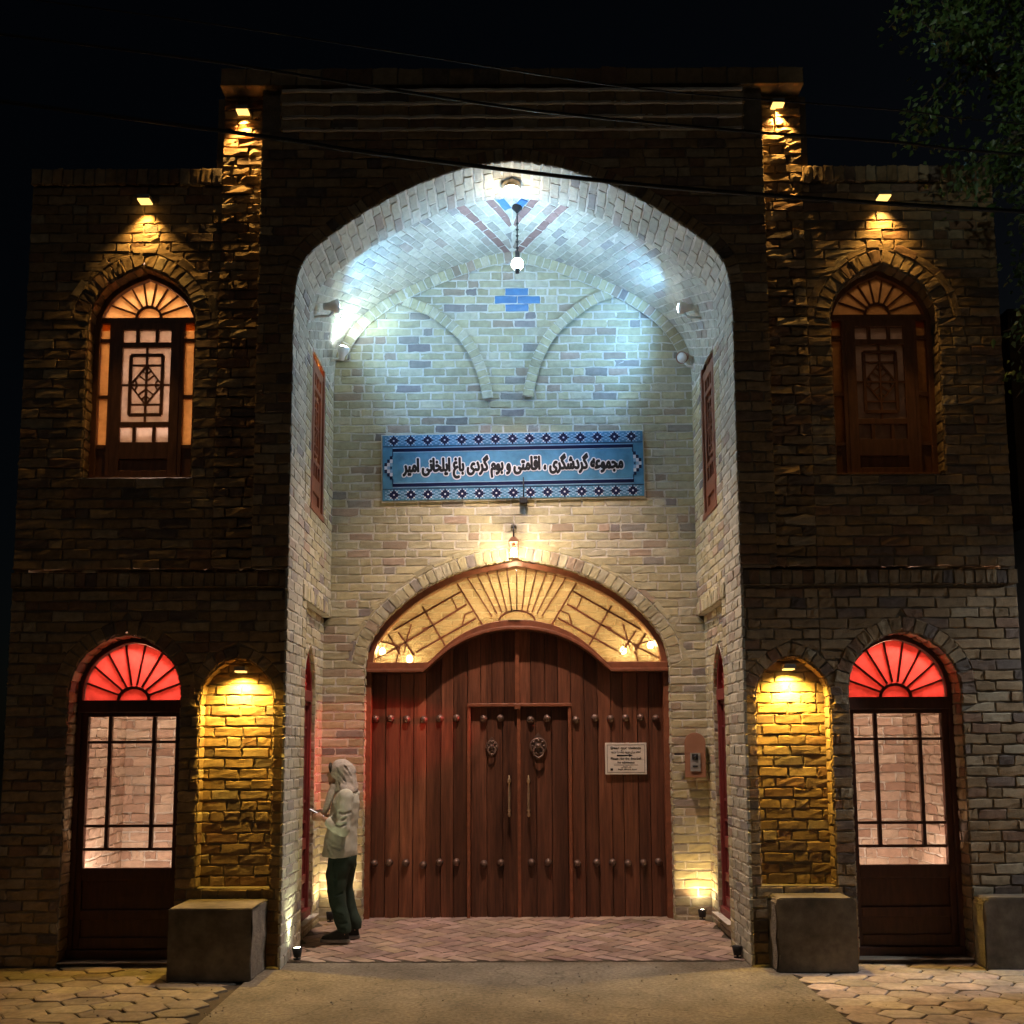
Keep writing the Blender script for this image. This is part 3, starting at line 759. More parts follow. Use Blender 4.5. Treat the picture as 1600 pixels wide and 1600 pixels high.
# rooms seen through the glass
def light(name, kind, loc, energy, col, parent=None, size=.04, rot=None, angle=None, blend=.5, aim=None):
    d = bpy.data.lights.new(name, kind); d.energy = energy; d.color = col
    if kind == 'AREA': d.size = size
    else: d.shadow_soft_size = size
    if kind == 'SPOT': d.spot_size = R(angle or 120); d.spot_blend = blend
    o = bpy.data.objects.new(name, d); COL.objects.link(o); o.location = loc
    if aim is not None: o.rotation_euler = (Vector(aim)-Vector(loc)).to_track_quat('-Z', 'Y').to_euler()
    if parent is not None:
        o.parent = parent; o.matrix_parent_inverse = Matrix.Translation(-abs_loc(parent))
    return o
def room(name, x0, x1, y0, y1, z0, z1, brick, lamps):
    B = Bricks(.012, .003, .005, crown=.005); m_ = MB()
    if brick:
        lay(B, plane_y(y1), x0, x1, z0, z1, pal=PAL_R, n0=0.)
        lay(B, plane_x(x0, 1), y0, y1, z0, z1, pal=PAL_R); lay(B, plane_x(x1, -1), y0, y1, z0, z1, pal=PAL_R)
        # a pier inside the room
        q = B.build(name, [m_vbrick, m_pmortar], HOUSE)
        m_.box((x0, y0, z0-.06), (x1, y1, z0)); m_.build('room_floor', m_plaster, HOUSE); m_ = MB(); m_.box((x0, y0, z1), (x1, y1, z1+.06)); m_.build('room_ceiling', m_plaster, HOUSE)
        m_ = MB(); m_.box((x0-.06, y0, z0), (x0-.03, y1+.06, z1)); m_.box((x1+.03, y0, z0), (x1+.06, y1+.06, z1)); m_.box((x0-.03, y1+.03, z0), (x1+.03, y1+.06, z1))
        m_.build('room_shell', m_plain, HOUSE)
    else:
        for a, b in (((x0, y1, z0), (x1, y1+.06, z1)), ((x0-.06, y0, z0), (x0, y1+.06, z1)), ((x1, y0, z0), (x1+.06, y1+.06, z1)), ((x0-.06, y0, z0-.06), (x1+.06, y1+.06, z0)), ((x0-.06, y0, z1), (x1+.06, y1+.06, z1+.06))):
            m_.box(a, b)
        m_.build(name, m_plaster, HOUSE)
    for l in lamps: light('room_light', 'POINT', l[0], l[1], l[2], HOUSE, .06)
PINK = (1., .74, .60)
for sg in (-1, 1):
    room('room', sg*DX-.47, sg*DX+.47, .27, 1.3, -.02, 2.9, True, [((sg*DX+.2, .42, 2.78), 66 if sg < 0 else 72, PINK), ((sg*DX-.1, .36, .5), 40., PINK)])
room('room', -UX-.6, -UX+.6, .24, 1.2, 3.7, 6.05, False, [((-UX, .34, 5.95), 36, (1, .72, .58)), ((-UX+.1, .33, 3.85), 20, (1, .72, .58))])
room('room', UX-.6, UX+.6, .24, 1.2, 3.7, 6.05, False, [((UX-.1, .5, 5.9), 1.8, (1, .62, .4))])  # weak lamp added in this unlit room to show its amber panes
for sg in (-1, 1):        # dark rooms behind the portal side openings
    m_ = MB()
    X0, X1 = sorted((sg*(PH+.2), sg*(PH+.62)))
    for z0, z1, y0, y1 in ((3.6, 6.0, .5, 1.55), (.0, 2.85, .7, 1.6)):
        m_.box((X0, y0-.04, z0), (X1, y0, z1)); m_.box((X0, y1, z0), (X1, y1+.04, z1)); m_.box((X0, y0, z1), (X1, y1, z1+.04)); m_.box((X0, y0, z0-.04), (X1, y1, z0))
        xf = X0-.04 if sg < 0 else X1
        m_.box((xf, y0-.04, z0-.04), (xf+.04, y1+.04, z1+.04))
    m_.build('room', m_plaster, HOUSE)
light('room_light', 'POINT', (-PH-.5, 1.0, 5.9), 110, (1, .6, .25), HOUSE, .05)
light('room_light', 'POINT', (-PH-.45, 1.3, 2.7), 14, (1, .7, .5), HOUSE, .05)
light('room_light', 'SPOT', (PH+.50, 1.03, 2.47), 3900, (1, .82, .72), HOUSE, .03, angle=17, blend=.5, aim=(-1.52, 1.80, 1.66))
light('room_light', 'POINT', (PH+.45, 1.3, 2.7), 3, (1, .7, .5), HOUSE, .05)

# ------------------------------------------------------------------ the gate
GX = .03
T_IN = [(1.47,2.455),(.97,2.455)]
low = np.array([(-1.47,2.455),(-.95,2.455)]); lowc = smooth_curve([(.93,2.43),(.66,2.66),(.40,2.79),(.15,2.845),(0,2.85)], 6)
L2 = np.vstack([[(-1.49, 2.43)], np.c_[-lowc[:, 0], lowc[:, 1]], np.c_[lowc[-2::-1, 0], lowc[-2::-1, 1]], [(1.49, 2.43)]])
U2 = np.vstack([[(-1.49, 2.53)], np.c_[-lowc[:, 0]*.955, lowc[:, 1]+.10], np.c_[lowc[-2::-1, 0]*.955, lowc[-2::-1, 1]+.10], [(1.49, 2.53)]])
GYF = 1.93
mb = MB()
ga = full_arch(G_ARCH, 0, 8)
mb.strip(ga+[GX, 0], offset(ga, -.062)+[GX, 0], GYF-.06, GYF+.12)
mb.strip(L2+[GX, 0], U2+[GX, 0], GYF-.075, GYF+.10); mb.strip(L2+[GX, 0], L2+[GX, .035], GYF-.10, GYF+.05)
for s_ in (-1, 1): mb.box((GX+s_*1.50-.055 if s_ > 0 else GX-1.50, GYF-.04, .02), (GX+1.50 if s_ > 0 else GX-1.50+.055, GYF+.12, 2.52))
GATE = mb.build('gate', m_frame, HOUSE, None, .006)
GATE['label'] = 'studded red brown plank gate with a small double door in it'
def gate_top(x):
    x = abs(x); return 2.43 if x > .93 else float(np.interp(-x, -lowc[:, 0], lowc[:, 1]))
WX0, WX1, WZ = -.465, .50, 2.09
Yg = 1.97
for s_ in (-1, 1):
    mb = MB(); x = -1.445 if s_ < 0 else .0; xe = .0 if s_ < 0 else 1.445
    edges = [x]
    stop = WX0-.03 if s_ < 0 else WX1+.03
    for t_ in (stop, xe):
        n = max(1, int(round((t_-edges[-1])/.135))); e0 = edges[-1]
        edges += [e0+(t_-e0)*(q+1)/n + (rng.uniform(-.012, .012) if q < n-1 else 0) for q in range(n)]
    for a_, b_ in zip(edges, edges[1:]):
        zb = .035
        a2, b2 = a_+.003, b_-.003
        if a2 > WX0-.031 and b2 < WX1+.031: zb = WZ
        t = np.array((.135, .050, .027))*rng.uniform(.62, 1.35)
        dy = rng.normal(0, .0025)
        mb.poly([(GX+a2, zb), (GX+b2, zb), (GX+b2, gate_top(b2)+.03), (GX+(a2+b2)/2, gate_top((a2+b2)/2)+.03), (GX+a2, gate_top(a2)+.03)], Yg+dy, Yg+.05, 0, t)
    xs_ = np.linspace(x, xe, 24); mb.poly([(GX+x, .035), (GX+xe, .035)]+[(GX+q, gate_top(q)+.03) for q in xs_[::-1]], Yg+.052, Yg+.07, 0, (.02, .008, .005))
    mb.build('gate_leaf', m_gate, GATE, None, .003)
# centre post above, wicket frame
mb = MB(); mb.box((GX-.022, Yg-.03, WZ+.03), (GX+.022, Yg+.01, 2.86))
mb.box((GX+WX0-.035, Yg-.04, .035), (GX+WX0, Yg+.02, WZ)); mb.box((GX+WX1, Yg-.04, .035), (GX+WX1+.035, Yg+.02, WZ))
mb.box((GX+WX0-.035, Yg-.05, WZ), (GX-.012, Yg+.02, WZ+.035)); mb.box((GX+.012, Yg-.05, WZ), (GX+WX1+.035, Yg+.02, WZ+.035))
mb.box((GX-.03, Yg-.06, WZ-.025), (GX+.03, Yg+.01, WZ+.03))
mb.build('wicket_frame', m_frame, GATE, None, .006)
for s_ in (-1, 1):
    mb = MB(); a_, b_ = (WX0+.004, .008) if s_ < 0 else (.026, WX1-.004)
    n = 3; w = (b_-a_)/n
    for i in range(n):
        t = np.array((.12, .046, .026))*rng.uniform(.75, 1.2)*(1 if s_ < 0 else .8)
        mb.box((GX+a_+i*w+.0025, Yg+.006+rng.normal(0, .002), .04), (GX+a_+(i+1)*w-.0025, Yg+.05, WZ-.004), 0, t)
    mb.box((GX+a_, Yg+.05, .04), (GX+b_, Yg+.06, WZ), 0, (.02, .008, .005))
    mb.build('wicket_door', m_gate, GATE, None, .003)
mb = MB(); mb.box((GX-.004, Yg-.022, .04), (GX+.03, Yg+.01, WZ-.026)); mb.build('cover_strip', m_frame, GATE, None, .005)
def stud_mesh():
    mb = MB(); mb.lathe([(.0, -.038), (.014, -.036), (.027, -.028), (.034, -.012), (.034, -.006), (.038, -.003), (.038, .01)], n=14, axis='y'); return mb
st0 = None
SX = [-1.41,-1.26,-1.10,-.93,-.77,-.605,-.335,-.17,.13,.295,.58,.77,.925,1.075,1.225,1.375]
for z in (1.975, .565):
    for i, x in enumerate(SX):
        if st0 is None:
            o = stud_mesh().build('stud', m_iron, GATE); st0 = o; base = GATE
        else:
            o = st0.copy(); COL.objects.link(o); o.parent = GATE
        o.location = (GX+x-.0, Yg-.002, z+rng.normal(0, .006))
# knockers and pulls
for x, z, k, mtl in ((-.255, 1.70, .72, m_iron), (.205, 1.70, 1.0, m_iron)):
    mb = MB(); c = (GX+x, Yg-.002, z)
    mb.lathe([(.002, -.02*k), (.03*k, -.022*k), (.045*k, -.012*k), (.062*k, -.014*k), (.070*k, -.024*k), (.080*k, -.022*k), (.088*k, -.008*k), (.088*k, .006)], c, 24, 'y')
    for i in range(8):
        a = 2*math.pi*i/8; mb.lathe([(.0, -.03*k), (.012*k, -.026*k), (.016*k, -.012*k)], (c[0]+.058*k*math.cos(a), c[1], c[2]+.058*k*math.sin(a)), 8, 'y')
    mb.lathe([(.0, -.05*k), (.018*k, -.045*k), (.026*k, -.025*k), (.026*k, .0)], c, 12, 'y')
    mb.poly([(c[0]-.045*k, c[2]+.082*k), (c[0]+.045*k, c[2]+.082*k), (c[0]+.018*k, c[2]+.115*k), (c[0], c[2]+.138*k), (c[0]-.018*k, c[2]+.115*k)], c[1]-.012, c[1]+.004)
    mb.tube([(c[0]+.05*k*math.sin(t), c[1]-.035*k-.01*math.cos(t), c[2]-.055*k-.055*k*math.cos(t)) for t in np.linspace(-2.6, 2.6, 16)], .0095*k, 8)
    mb.lathe([(.0, -.05*k), (.014*k, -.045*k), (.016*k, -.03*k), (.0, -.02*k)], (c[0], c[1]-.01, c[2]-.115*k), 10, 'y')
    mb.build('knocker', mtl, GATE)
for x in (-.085, .105):
    mb = MB(); X = GX+x; y = Yg-.045
    mb.lathe([(.0, 1.42), (.006, 1.415), (.008, 1.395), (.013, 1.385), (.018, 1.37), (.018, 1.355), (.010, 1.34), (.009, 1.32), (.013, 1.24), (.013, 1.20), (.009, 1.10), (.010, 1.09), (.016, 1.08), (.016, 1.07), (.009, 1.06), (.016, 1.045), (.017, 1.03), (.010, 1.015), (.0, 1.01)], (X, y, 0), 12)
    for z in (1.362, 1.075): mb.tube([(X, y, z), (X, Yg+.005, z)], .009, 8)
    for z in (1.362, 1.075): mb.lathe([(.024, -.006), (.024, .01)], (X, Yg, z), 12, 'y')
    mb.build('handle', m_brass, GATE)
# transom: bars and rippled glass
mb = MB(); y0, y1 = GYF+.01, GYF+.045
c = np.array((GX, 2.95)); inn = offset(ga, -.065)+[GX, 0]
top_pt = lambda x: float(np.interp(x, inn[:, 0], inn[:, 1]))
low_pt = lambda x: (gate_top(x-GX)+.10) if abs(x-GX) < .89 else 2.53
fx = .62
for t in np.linspace(-1, 1, 11):                      # rays of the centre fan
    xa = GX+t*.25; xb = GX+t*.50
    mb.bar((xa, 2.96+.085*math.sqrt(max(0, 1-t*t*.8))), (xb, top_pt(xb)+.01), .012, y0, y1)
mb.strip(arc((GX, 2.945), .19, .1, math.pi-.1, 16, .115), arc((GX, 2.945), .174, .1, math.pi-.1, 16, .099), y0-.01, y1)
SEG = [((1.24,2.86),(.565,3.25)),((1.18,2.70),(.505,3.12)),((1.01,2.64),(.41,2.98)),((.95,3.10),(.72,2.70)),((.60,3.33),(.34,2.90)),((1.19,2.84),(1.03,2.61)),
       ((1.29,2.82),(1.17,2.62)),((.66,3.20),(.60,3.07)),((.60,3.07),(.505,3.12)),((.55,2.90),(.52,3.02)),((.52,3.02),(.44,3.05)),((1.10,2.78),(1.13,2.64)),((1.06,2.92),(1.10,2.78)),((.84,2.91),(.95,2.87)),
       ((1.17,2.70),(1.45,2.56)),((1.17,2.70),(1.40,2.76)),((1.17,2.70),(1.21,2.53))]
for s_ in (-1, 1):
    for k_, (p, q) in enumerate(SEG):
        p = (GX+s_*p[0], p[1]); q = (GX+s_*q[0], q[1]); dz = .0015*(k_ % 4)
        mb.bar(p, q, .017 if k_ < 7 else .012, y0+.001+dz, y1-.001-dz)
# trim bars that stick out past the frame are hidden by it
mb.build('transom_bars', m_frame, GATE)
mb = MB(); gi = offset(ga, -.04)+[GX, 0]; lo_ = np.vstack([U2[::-1]+[GX, -.02]])
uu_ = np.interp(gi[:, 0], (U2+[GX, 0])[:, 0], U2[:, 1]-.02)
mb.strip(gi, np.c_[gi[:, 0], np.minimum(uu_, gi[:, 1]-.002)], GYF+.025, GYF+.03); mb.build('pane', g_ripple, GATE)
# passage behind the transom
m_ = MB(); x0, x1, y0, y1, z0, z1 = -1.6, 1.66, 2.21, 3.4, 2.3, 3.75
B = Bricks(.012, .003, .005, crown=.005); lay(B, plane_y(y1), x0, x1, z0, z1, pal=PAL_R); B.build('passage_wall', [m_vbrick, m_pmortar], HOUSE)
for a, b in (((x0, y1+.03, z0), (x1, y1+.06, z1)), ((x0-.06, y0-.2, z0), (x0, y1+.06, z1)), ((x1, y0-.2, z0), (x1+.06, y1+.06, z1)), ((x0, y0, z0-.06), (x1, y1, z0)), ((x0, y0-.2, z1), (x1, y1, z1+.06))): m_.box(a, b)
m_.build('passage_shell', m_plaster, HOUSE)
light('passage_light', 'POINT', (GX, 2.45, 3.69), 40, (1, .84, .60), HOUSE, .05)
light('passage_light', 'POINT', (GX, 2.6, 2.36), 30, (1, .84, .60), HOUSE, .05)
for i, (x, z, lab) in enumerate(((-1.335, 2.66, 'glowing bulb in the far left tip of the gate fanlight'), (-1.06, 2.585, 'glowing bulb low behind the left end of the fanlight'), (1.385, 2.715, 'glowing bulb in the far right tip of the gate fanlight'), (1.11, 2.66, 'glowing bulb behind the right lattice of the fanlight'))):
    root = empty('light_bulb', (x, 2.10, z)); tag(root, lab, 'light bulb', 'bulbs behind the gate fanlight')
    mb = MB(); mb.lathe([(0, -.035), (.02, -.03), (.032, -.008), (.03, .012), (.016, .03), (.013, .04)], (0, 0, 0), 14); mb.build('bulb', e_lant, root, off='local')
    mb = MB(); mb.lathe([(.015, .036), (.016, .075), (0, .078)], (0, 0, 0), 12); mb.tube([(0, 0, .07), (0, .12, .12)], .004, 6); mb.build('socket', m_black, root, off='local')
    l = light('bulb_light', 'POINT', (x, 2.10, z), 12, (1, .74, .36), root, .035)

# ------------------------------------------------------------------ lamps
AMB = (1., .56, .14)
def downlight(x, z, y, power, label, group, col=AMB, ang=150, w=.055):
    root = empty('wall_light', (x, y, z)); tag(root, label, 'wall light', group)
    mb = MB(); mb.box((-w, -.05, 0), (w, .05, .035)); mb.box((-w+.008, .03, .01), (w-.008, .07, .03)); mb.build('housing', m_grey, root, off='local', bevel=.004)
    mb = MB(); mb.box((-w+.006, -.044, -.012), (w-.006, .044, -.001)); mb.build('lamp_face', e_warm, root, off='local')
    o = light('downlight', 'SPOT', (x, y, z-.03), power, col, root, .02, angle=ang, blend=1., aim=(x, y+.03, z-1))
    return root
downlight(-3.10, 6.285, -.08, 58, 'small amber downlight above the glowing upper window', 'amber downlights on the upper facade', ang=96)
downlight(3.13, 6.29, -.08, 58, 'small amber downlight above the unlit upper window', 'amber downlights on the upper facade', ang=96)
downlight(-2.30, 7.10, -.055, 165, 'amber downlight topping the tall brick strip left of the arch', 'amber downlights on the upper facade', ang=85)
downlight(2.27, 7.14, -.055, 165, 'amber downlight topping the tall brick strip right of the arch', 'amber downlights on the upper facade', ang=85)
downlight(-NX+.02, 2.315, .02, 165, 'dark bracket light in the arched niche beside the person', 'niche downlights', (1, .60, .10), 150, .045)
downlight(NX-.02, 2.315, .02, 165, 'dark bracket light in the arched niche right of the gate', 'niche downlights', (1, .60, .10), 150, .045)

COOL = (.23, .54, 1.)
def flood(loc, aim, power, label, lit=True, col=COOL, wall=1, ang=150):
    root = empty('floodlight', loc); tag(root, label, 'floodlight', 'floodlights under the vault')
    d = (Vector(aim)-Vector(loc)).normalized(); rot = d.to_track_quat('Z', 'Y').to_matrix()
    Tm = lambda x, y, z: tuple(rot @ Vector((x, y, z)))
    mb = MB(); mb.lathe([(0, -.10), (.03, -.10), (.036, -.05), (.055, -.01), (.062, .03), (.056, .03), (.05, .0), (0, -.01)], n=18); mb.build('housing', m_white if lit else m_boxwood, root, Tm, off='local')
    mb = MB(); mb.lathe([(0, .048), (.025, .044), (.045, .034), (.052, .022), (.05, .012)], n=18); mb.build('lamp_face', e_cool if lit else m_white, root, Tm, off='local')
    mb = MB(); wd = 1.815-abs(loc[0]); mb.tube([(0, 0, -.04), (wall*.05, .0, -.09), (wall*wd, 0, -.10)], .011, 8); mb.lathe([(.0, -.012), (.035, -.012), (.035, .006)], (wall*wd, 0, -.10), 12, 'x'); mb.build('bracket', m_white, root, off='local')
    if lit:
        light('flood_beam', 'SPOT', tuple(Vector(loc)+d*.07), power, col, root, .045, angle=ang, blend=.6, aim=tuple(Vector(loc)+d))
    return root
flood((-1.62, .66, 5.68), (.0, 1.45, 6.05), 88, 'lit white floodlight at the near end of the left vault springing', wall=-1)
flood((-1.68, 1.50, 5.60), (-1.40, 1.3, 6.75), 36, 'lit white floodlight in the back left corner under the vault', wall=-1, col=(.62, .85, .80))
flood((1.60, 1.0, 5.80), (.0, 1.5, 5.95), 88, 'lit white floodlight on an arm at the right vault springing', wall=1)
flood((1.70, 1.62, 5.56), (1.4, 1.2, 5.3), 0, 'unlit brown spotlight in the back right corner under the vault', lit=False, wall=1)
# pendant
root = empty('pendant_lamp', (.045, .85, 6.165)); tag(root, 'pendant lamp with a bluish white globe hanging from the vault crown', 'pendant lamp')
mb = MB(); mb.lathe([(0, -.058), (.03, -.05), (.052, -.025), (.058, 0), (.05, .03), (.03, .05), (0, .056)], n=20); mb.build('globe', e_pend, root, off='local')
mb = MB(); mb.tube([(0, 0, .05), (0, 0, .12)], .022, 10); mb.tube([(0, 0, .12), (0, 0, .55)], .007, 8)
for z in (.16, .22, .28, .34, .40): mb.lathe([(.007, z-.012), (.017, z), (.007, z+.012)], n=8)
mb.lathe([(.045, .575), (.05, .55), (.02, .52), (.007, .5)], n=14); mb.lathe([(.018, -.085), (.022, -.06), (.03, -.05)], n=10); mb.lathe([(0, -.086), (.018, -.085)], n=10); mb.build('stem', m_black, root, off='local')
light('pendant_light', 'POINT', (.045, .85, 6.165), 470, (.36, .67, 1.), root, .06)
# crown lamp
root = empty('ceiling_lamp', (-.01, .22, 6.575)); tag(root, 'round warm lamp fixed under the tip of the big arch', 'ceiling lamp')
mb = MB(); mb.lathe([(.085, .03), (.085, -.015), (.075, -.03), (.068, -.03), (.055, .0), (0, .01)], n=22); mb.build('housing', m_brass, root, off='local')
mb = MB(); mb.lathe([(0, -.034), (.02, -.033), (.045, -.02), (.055, -.004), (0, .004)], n=20); mb.build('lamp_face', e_lant, root, off='local')
light('crown_glow', 'POINT', (-.01, .22, 6.50), 10, (1, .80, .50), root, .05)
light('crown_light', 'SPOT', (-.01, .22, 6.49), 1250, (1., .70, .52), root, .06, angle=82, blend=1., aim=(0, .98, 0))
# lantern over the gate
root = empty('lantern', (.0, 1.63, 3.60)); tag(root, 'small hanging copper lantern with bright bulb above the gate arch', 'lantern')
mb = MB(); mb.box((-.05, -.05, .085), (.05, .05, .10)); mb.poly([(-.05, .10), (.05, .10), (.02, .135), (-.02, .135)], -.045, .045)
for sx in (-1, 1):
    for sy in (-1, 1): mb.box((sx*.045-.005, sy*.045-.005, -.07), (sx*.045+.005, sy*.045+.005, .085))
mb.box((-.05, -.05, -.08), (.05, .05, -.07)); mb.build('cage', m_boxwood, root, off='local')
mb = MB(); mb.tube([(0, 0, .13), (0, 0, .27)], .008, 8); mb.tube([(0, 0, .27), (0, .16, .27)], .008, 8); mb.lathe([(.03, .145), (.03, .165)], (0, 0, .27), 12, 'y'); mb.build('rod', m_black, root, off='local')
mb = MB(); mb.lathe([(0, -.055), (.02, -.048), (.032, -.02), (.026, .01), (.012, .03)], n=14); mb.build('bulb', e_lant, root, off='local')
mb = MB(); mb.lathe([(.012, .03), (.014, .07), (0, .085)], n=10); mb.build('socket', m_boxwood, root, off='local')
light('lantern_light', 'POINT', (0, 1.60, 3.565), 36, (1, .76, .46), root, .035)
# ground uplights
def uplight(loc, aim, power, col, label, face, lit=True, ang=130):
    root = empty('ground_uplight', loc); tag(root, label, 'uplight', 'small uplights at the portal foot')
    d = (Vector(aim)-Vector(loc)).normalized(); rot = d.to_track_quat('Z', 'Y').to_matrix()
    Tm = lambda x, y, z: tuple(rot @ Vector((x, y, z))+Vector((0, 0, .07)))
    mb = MB(); mb.lathe([(0, -.05), (.03, -.05), (.042, .02), (.036, .025), (.03, .01), (0, .0)], n=16); mb.build('housing', m_black, root, Tm, off='local')
    mb = MB(); mb.lathe([(0, .022), (.03, .02), (.034, .012)], n=16); mb.build('lamp_face', face, root, Tm, off='local')
    mb = MB(); mb.tube([(0, 0, .07), (0, 0, .0)], .008, 8); mb.lathe([(.03, .0), (.03, .008), (0, .009)], n=12); mb.build('stake', m_black, root, off='local')
    if lit: light('uplight_beam', 'SPOT', tuple(Vector(loc)+Vector((0, 0, .07))+d*.03), power, col, root, .03, angle=ang, blend=.7, aim=tuple(Vector(loc)+Vector((0, 0, .07))+d))
e_green = glow('greenish lamp face', (.95, 1., .62), 30)
uplight((-1.745, .16, .02), (-1.80, .16, 1.5), 30, (1., .98, .58), 'greenish uplight at the foot of the left portal pier', e_green, ang=80)
uplight((1.765, 1.66, .07), (1.775, 1.74, 1.5), 26, (1, .66, .26), 'warm uplight in the back corner beside the intercom', e_lant)
uplight((-1.74, 1.62, .07), (-1.70, 1.76, 1.5), 26, (1, .70, .34), 'warm uplight in the back corner behind the person', e_lant)
uplight((1.775, .20, .01), (1.79, .3, 1.), 0, (1, 1, 1), 'unlit dark uplight at the foot of the right pier', m_grey, lit=False)

# ------------------------------------------------------------------ writing
FORMS = {'ا':('FE8D','FE8E',None,None),'ب':('FE8F','FE90','FE91','FE92'),'ت':('FE95','FE96','FE97','FE98'),'ج':('FE9D','FE9E','FE9F','FEA0'),
 'خ':('FEA5','FEA6','FEA7','FEA8'),'د':('FEA9','FEAA',None,None),'ر':('FEAD','FEAE',None,None),'ز':('FEAF','FEB0',None,None),'ش':('FEB5','FEB6','FEB7','FEB8'),
 'ط':('FEC1','FEC2','FEC3','FEC4'),'ع':('FEC9','FECA','FECB','FECC'),'غ':('FECD','FECE','FECF','FED0'),'ف':('FED1','FED2','FED3','FED4'),'ق':('FED5','FED6','FED7','FED8'),
 'ل':('FEDD','FEDE','FEDF','FEE0'),'م':('FEE1','FEE2','FEE3','FEE4'),'ن':('FEE5','FEE6','FEE7','FEE8'),'ه':('FEE9','FEEA','FEEB','FEEC'),'و':('FEED','FEEE',None,None),
 'ی':('FBFC','FBFD','FBFE','FBFF'),'گ':('FB92','FB93','FB94','FB95')}
def shape_rtl(txt):
    out = []
    for i, ch in enumerate(txt):
        if ch not in FORMS: out.append(ch); continue
        prv = i > 0 and txt[i-1] in FORMS and FORMS[txt[i-1]][2] is not None
        nxt = i+1 < len(txt) and txt[i+1] in FORMS and FORMS[ch][2] is not None
        k = 3 if (prv and nxt) else 1 if prv else 2 if nxt else 0
        out.append(chr(int(FORMS[ch][k], 16)))
    return ''.join(reversed(out))
def text_mesh(name, body, width, height, loc, mtl, parent, thick=.003, bold=0., rot=0.):
    c = bpy.data.curves.new(name, 'FONT'); c.body = body; c.align_x = 'CENTER'; c.align_y = 'CENTER'; c.extrude = 1.; c.offset = bold; c.resolution_u = 3
    o = bpy.data.objects.new(name, c); COL.objects.link(o)
    dg = bpy.context.evaluated_depsgraph_get(); me = bpy.data.meshes.new_from_object(o.evaluated_get(dg))
    bpy.data.objects.remove(o); bpy.data.curves.remove(c)
    v = np.zeros(len(me.vertices)*3, np.float32); me.vertices.foreach_get('co', v); v = v.reshape(-1, 3)
    lo, hi = v.min(0), v.max(0); ctr = (lo+hi)/2; sz = hi-lo
    x = (v[:, 0]-ctr[0])/sz[0]*width; z = (v[:, 1]-ctr[1])/sz[1]*height; y = -v[:, 2]/max(sz[2], 1e-6)*thick*2
    ca, sa = math.cos(rot), math.sin(rot)
    w = np.c_[loc[0]+x*ca-z*sa, loc[1]+y, loc[2]+x*sa+z*ca].astype(np.float32)
    me.vertices.foreach_set('co', w.ravel()); me.materials.clear(); me.materials.append(mtl)
    me.name = name; me.update()
    q = bpy.data.objects.new(name, me); return link(q, parent)

# tile name panel, slightly out of level as it hangs
SGX, SGZ, SA = -.003, 4.497, R(.9)
SIGN = empty('tile_sign', (SGX, 1.78, SGZ)); tag(SIGN, 'blue tile name panel with black Persian lettering and diamond borders', 'sign')
rotT = lambda x, y, z: (SGX+x*math.cos(SA)-z*math.sin(SA)*.8, y, SGZ+z*math.cos(SA)+x*math.sin(SA))
W2, H2 = 1.31, .335
mb = MB(); mb.box((-W2, 1.766, -H2), (W2, 1.80, H2)); mb.build('panel', m_tile, SIGN, rotT, .004)
mb = MB(); mb.box((-W2-.012, 1.775, -H2-.014), (W2+.012, 1.802, H2+.012)); mb.build('edging', m_pmortar, SIGN, rotT)
yy = 1.7655
nv, lt, wh = MB(), MB(), MB()
def sq(m_, x, z, w, h, dy=0.): m_.box((x-w/2, yy-.003-dy, z-h/2), (x+w/2, yy+.001, z+h/2))
cw, chh = .0159, .0152
for sgn_ in (-1, 1):
    zc = sgn_*(H2-.057)
    for i in range(15):
        xc_ = -W2+.115+i*(2*W2-.23)/14
        for dx in range(-5, 6):
            for dz in range(-3, 4):
                d = abs(dx)+abs(dz); X, Z = xc_+dx*cw, zc+dz*chh
                if abs(dx) <= 3 and d <= 3 and not (dx == 0 and dz == 0): sq(nv, X, Z, cw, chh)
                elif dx == 0 and dz == 0: sq(wh, X, Z, cw, chh, .001)
                elif d == 4 and abs(dx) <= 3: sq(wh if (abs(dx) == 2) else lt, X, Z, cw*.9, chh*.9)
                elif abs(dx) == 5 and abs(dz) in (0, 2) or (abs(dx) == 4 and abs(dz) == 1) or (abs(dx) == 3 and abs(dz) == 3): sq(lt, X, Z, cw*.85, chh*.85)
    nv.box((-W2+.004, yy-.0025, sgn_*(H2-.117)-.003), (W2-.004, yy+.001, sgn_*(H2-.117)+.003))
    nv.box((-W2+.105, yy-.003, sgn_*(H2-.155)-.0155), (W2-.105, yy+.001, sgn_*(H2-.155)+.0155))
    lt.box((-W2+.105, yy-.002, sgn_*(H2-.133)-.003), (W2-.105, yy+.001, sgn_*(H2-.133)+.003))
    lt.box((-W2+.105, yy-.002, sgn_*(H2-.177)-.003), (W2-.105, yy+.001, sgn_*(H2-.177)+.003))
for sx in (-1, 1):
    for i in range(3):
        for j in range(-3, 4):
            if abs(j)+i > 3: continue
            X, Z = sx*(W2-.105+.016+i*.027), j*.0345
            (sq(nv, X, Z, .027, .0345) if abs(j)+i == 3 else sq(wh, X, Z, .027, .0345) if (abs(j)+i) % 2 == 0 and abs(j)+i > 0 else sq(lt, X, Z, .025, .032) if abs(j)+i == 1 else sq(nv, X, Z, .013, .017))
    nv.box((sx*(W2-.105)-.004, yy-.003, .115), (sx*(W2-.105)+.004, yy+.001, H2-.14)); nv.box((sx*(W2-.105)-.004, yy-.003, -H2+.14), (sx*(W2-.105)+.004, yy+.001, -.115))
nv.build('navy_pattern', m_navy, SIGN, rotT); lt.build('light_pattern', m_tile2, SIGN, rotT); wh.build('white_pattern', m_tilew, SIGN, rotT)
TXT = shape_rtl('مجموعه گردشگری ، اقامتی و بوم گردی باغ ایلخانی امیر')
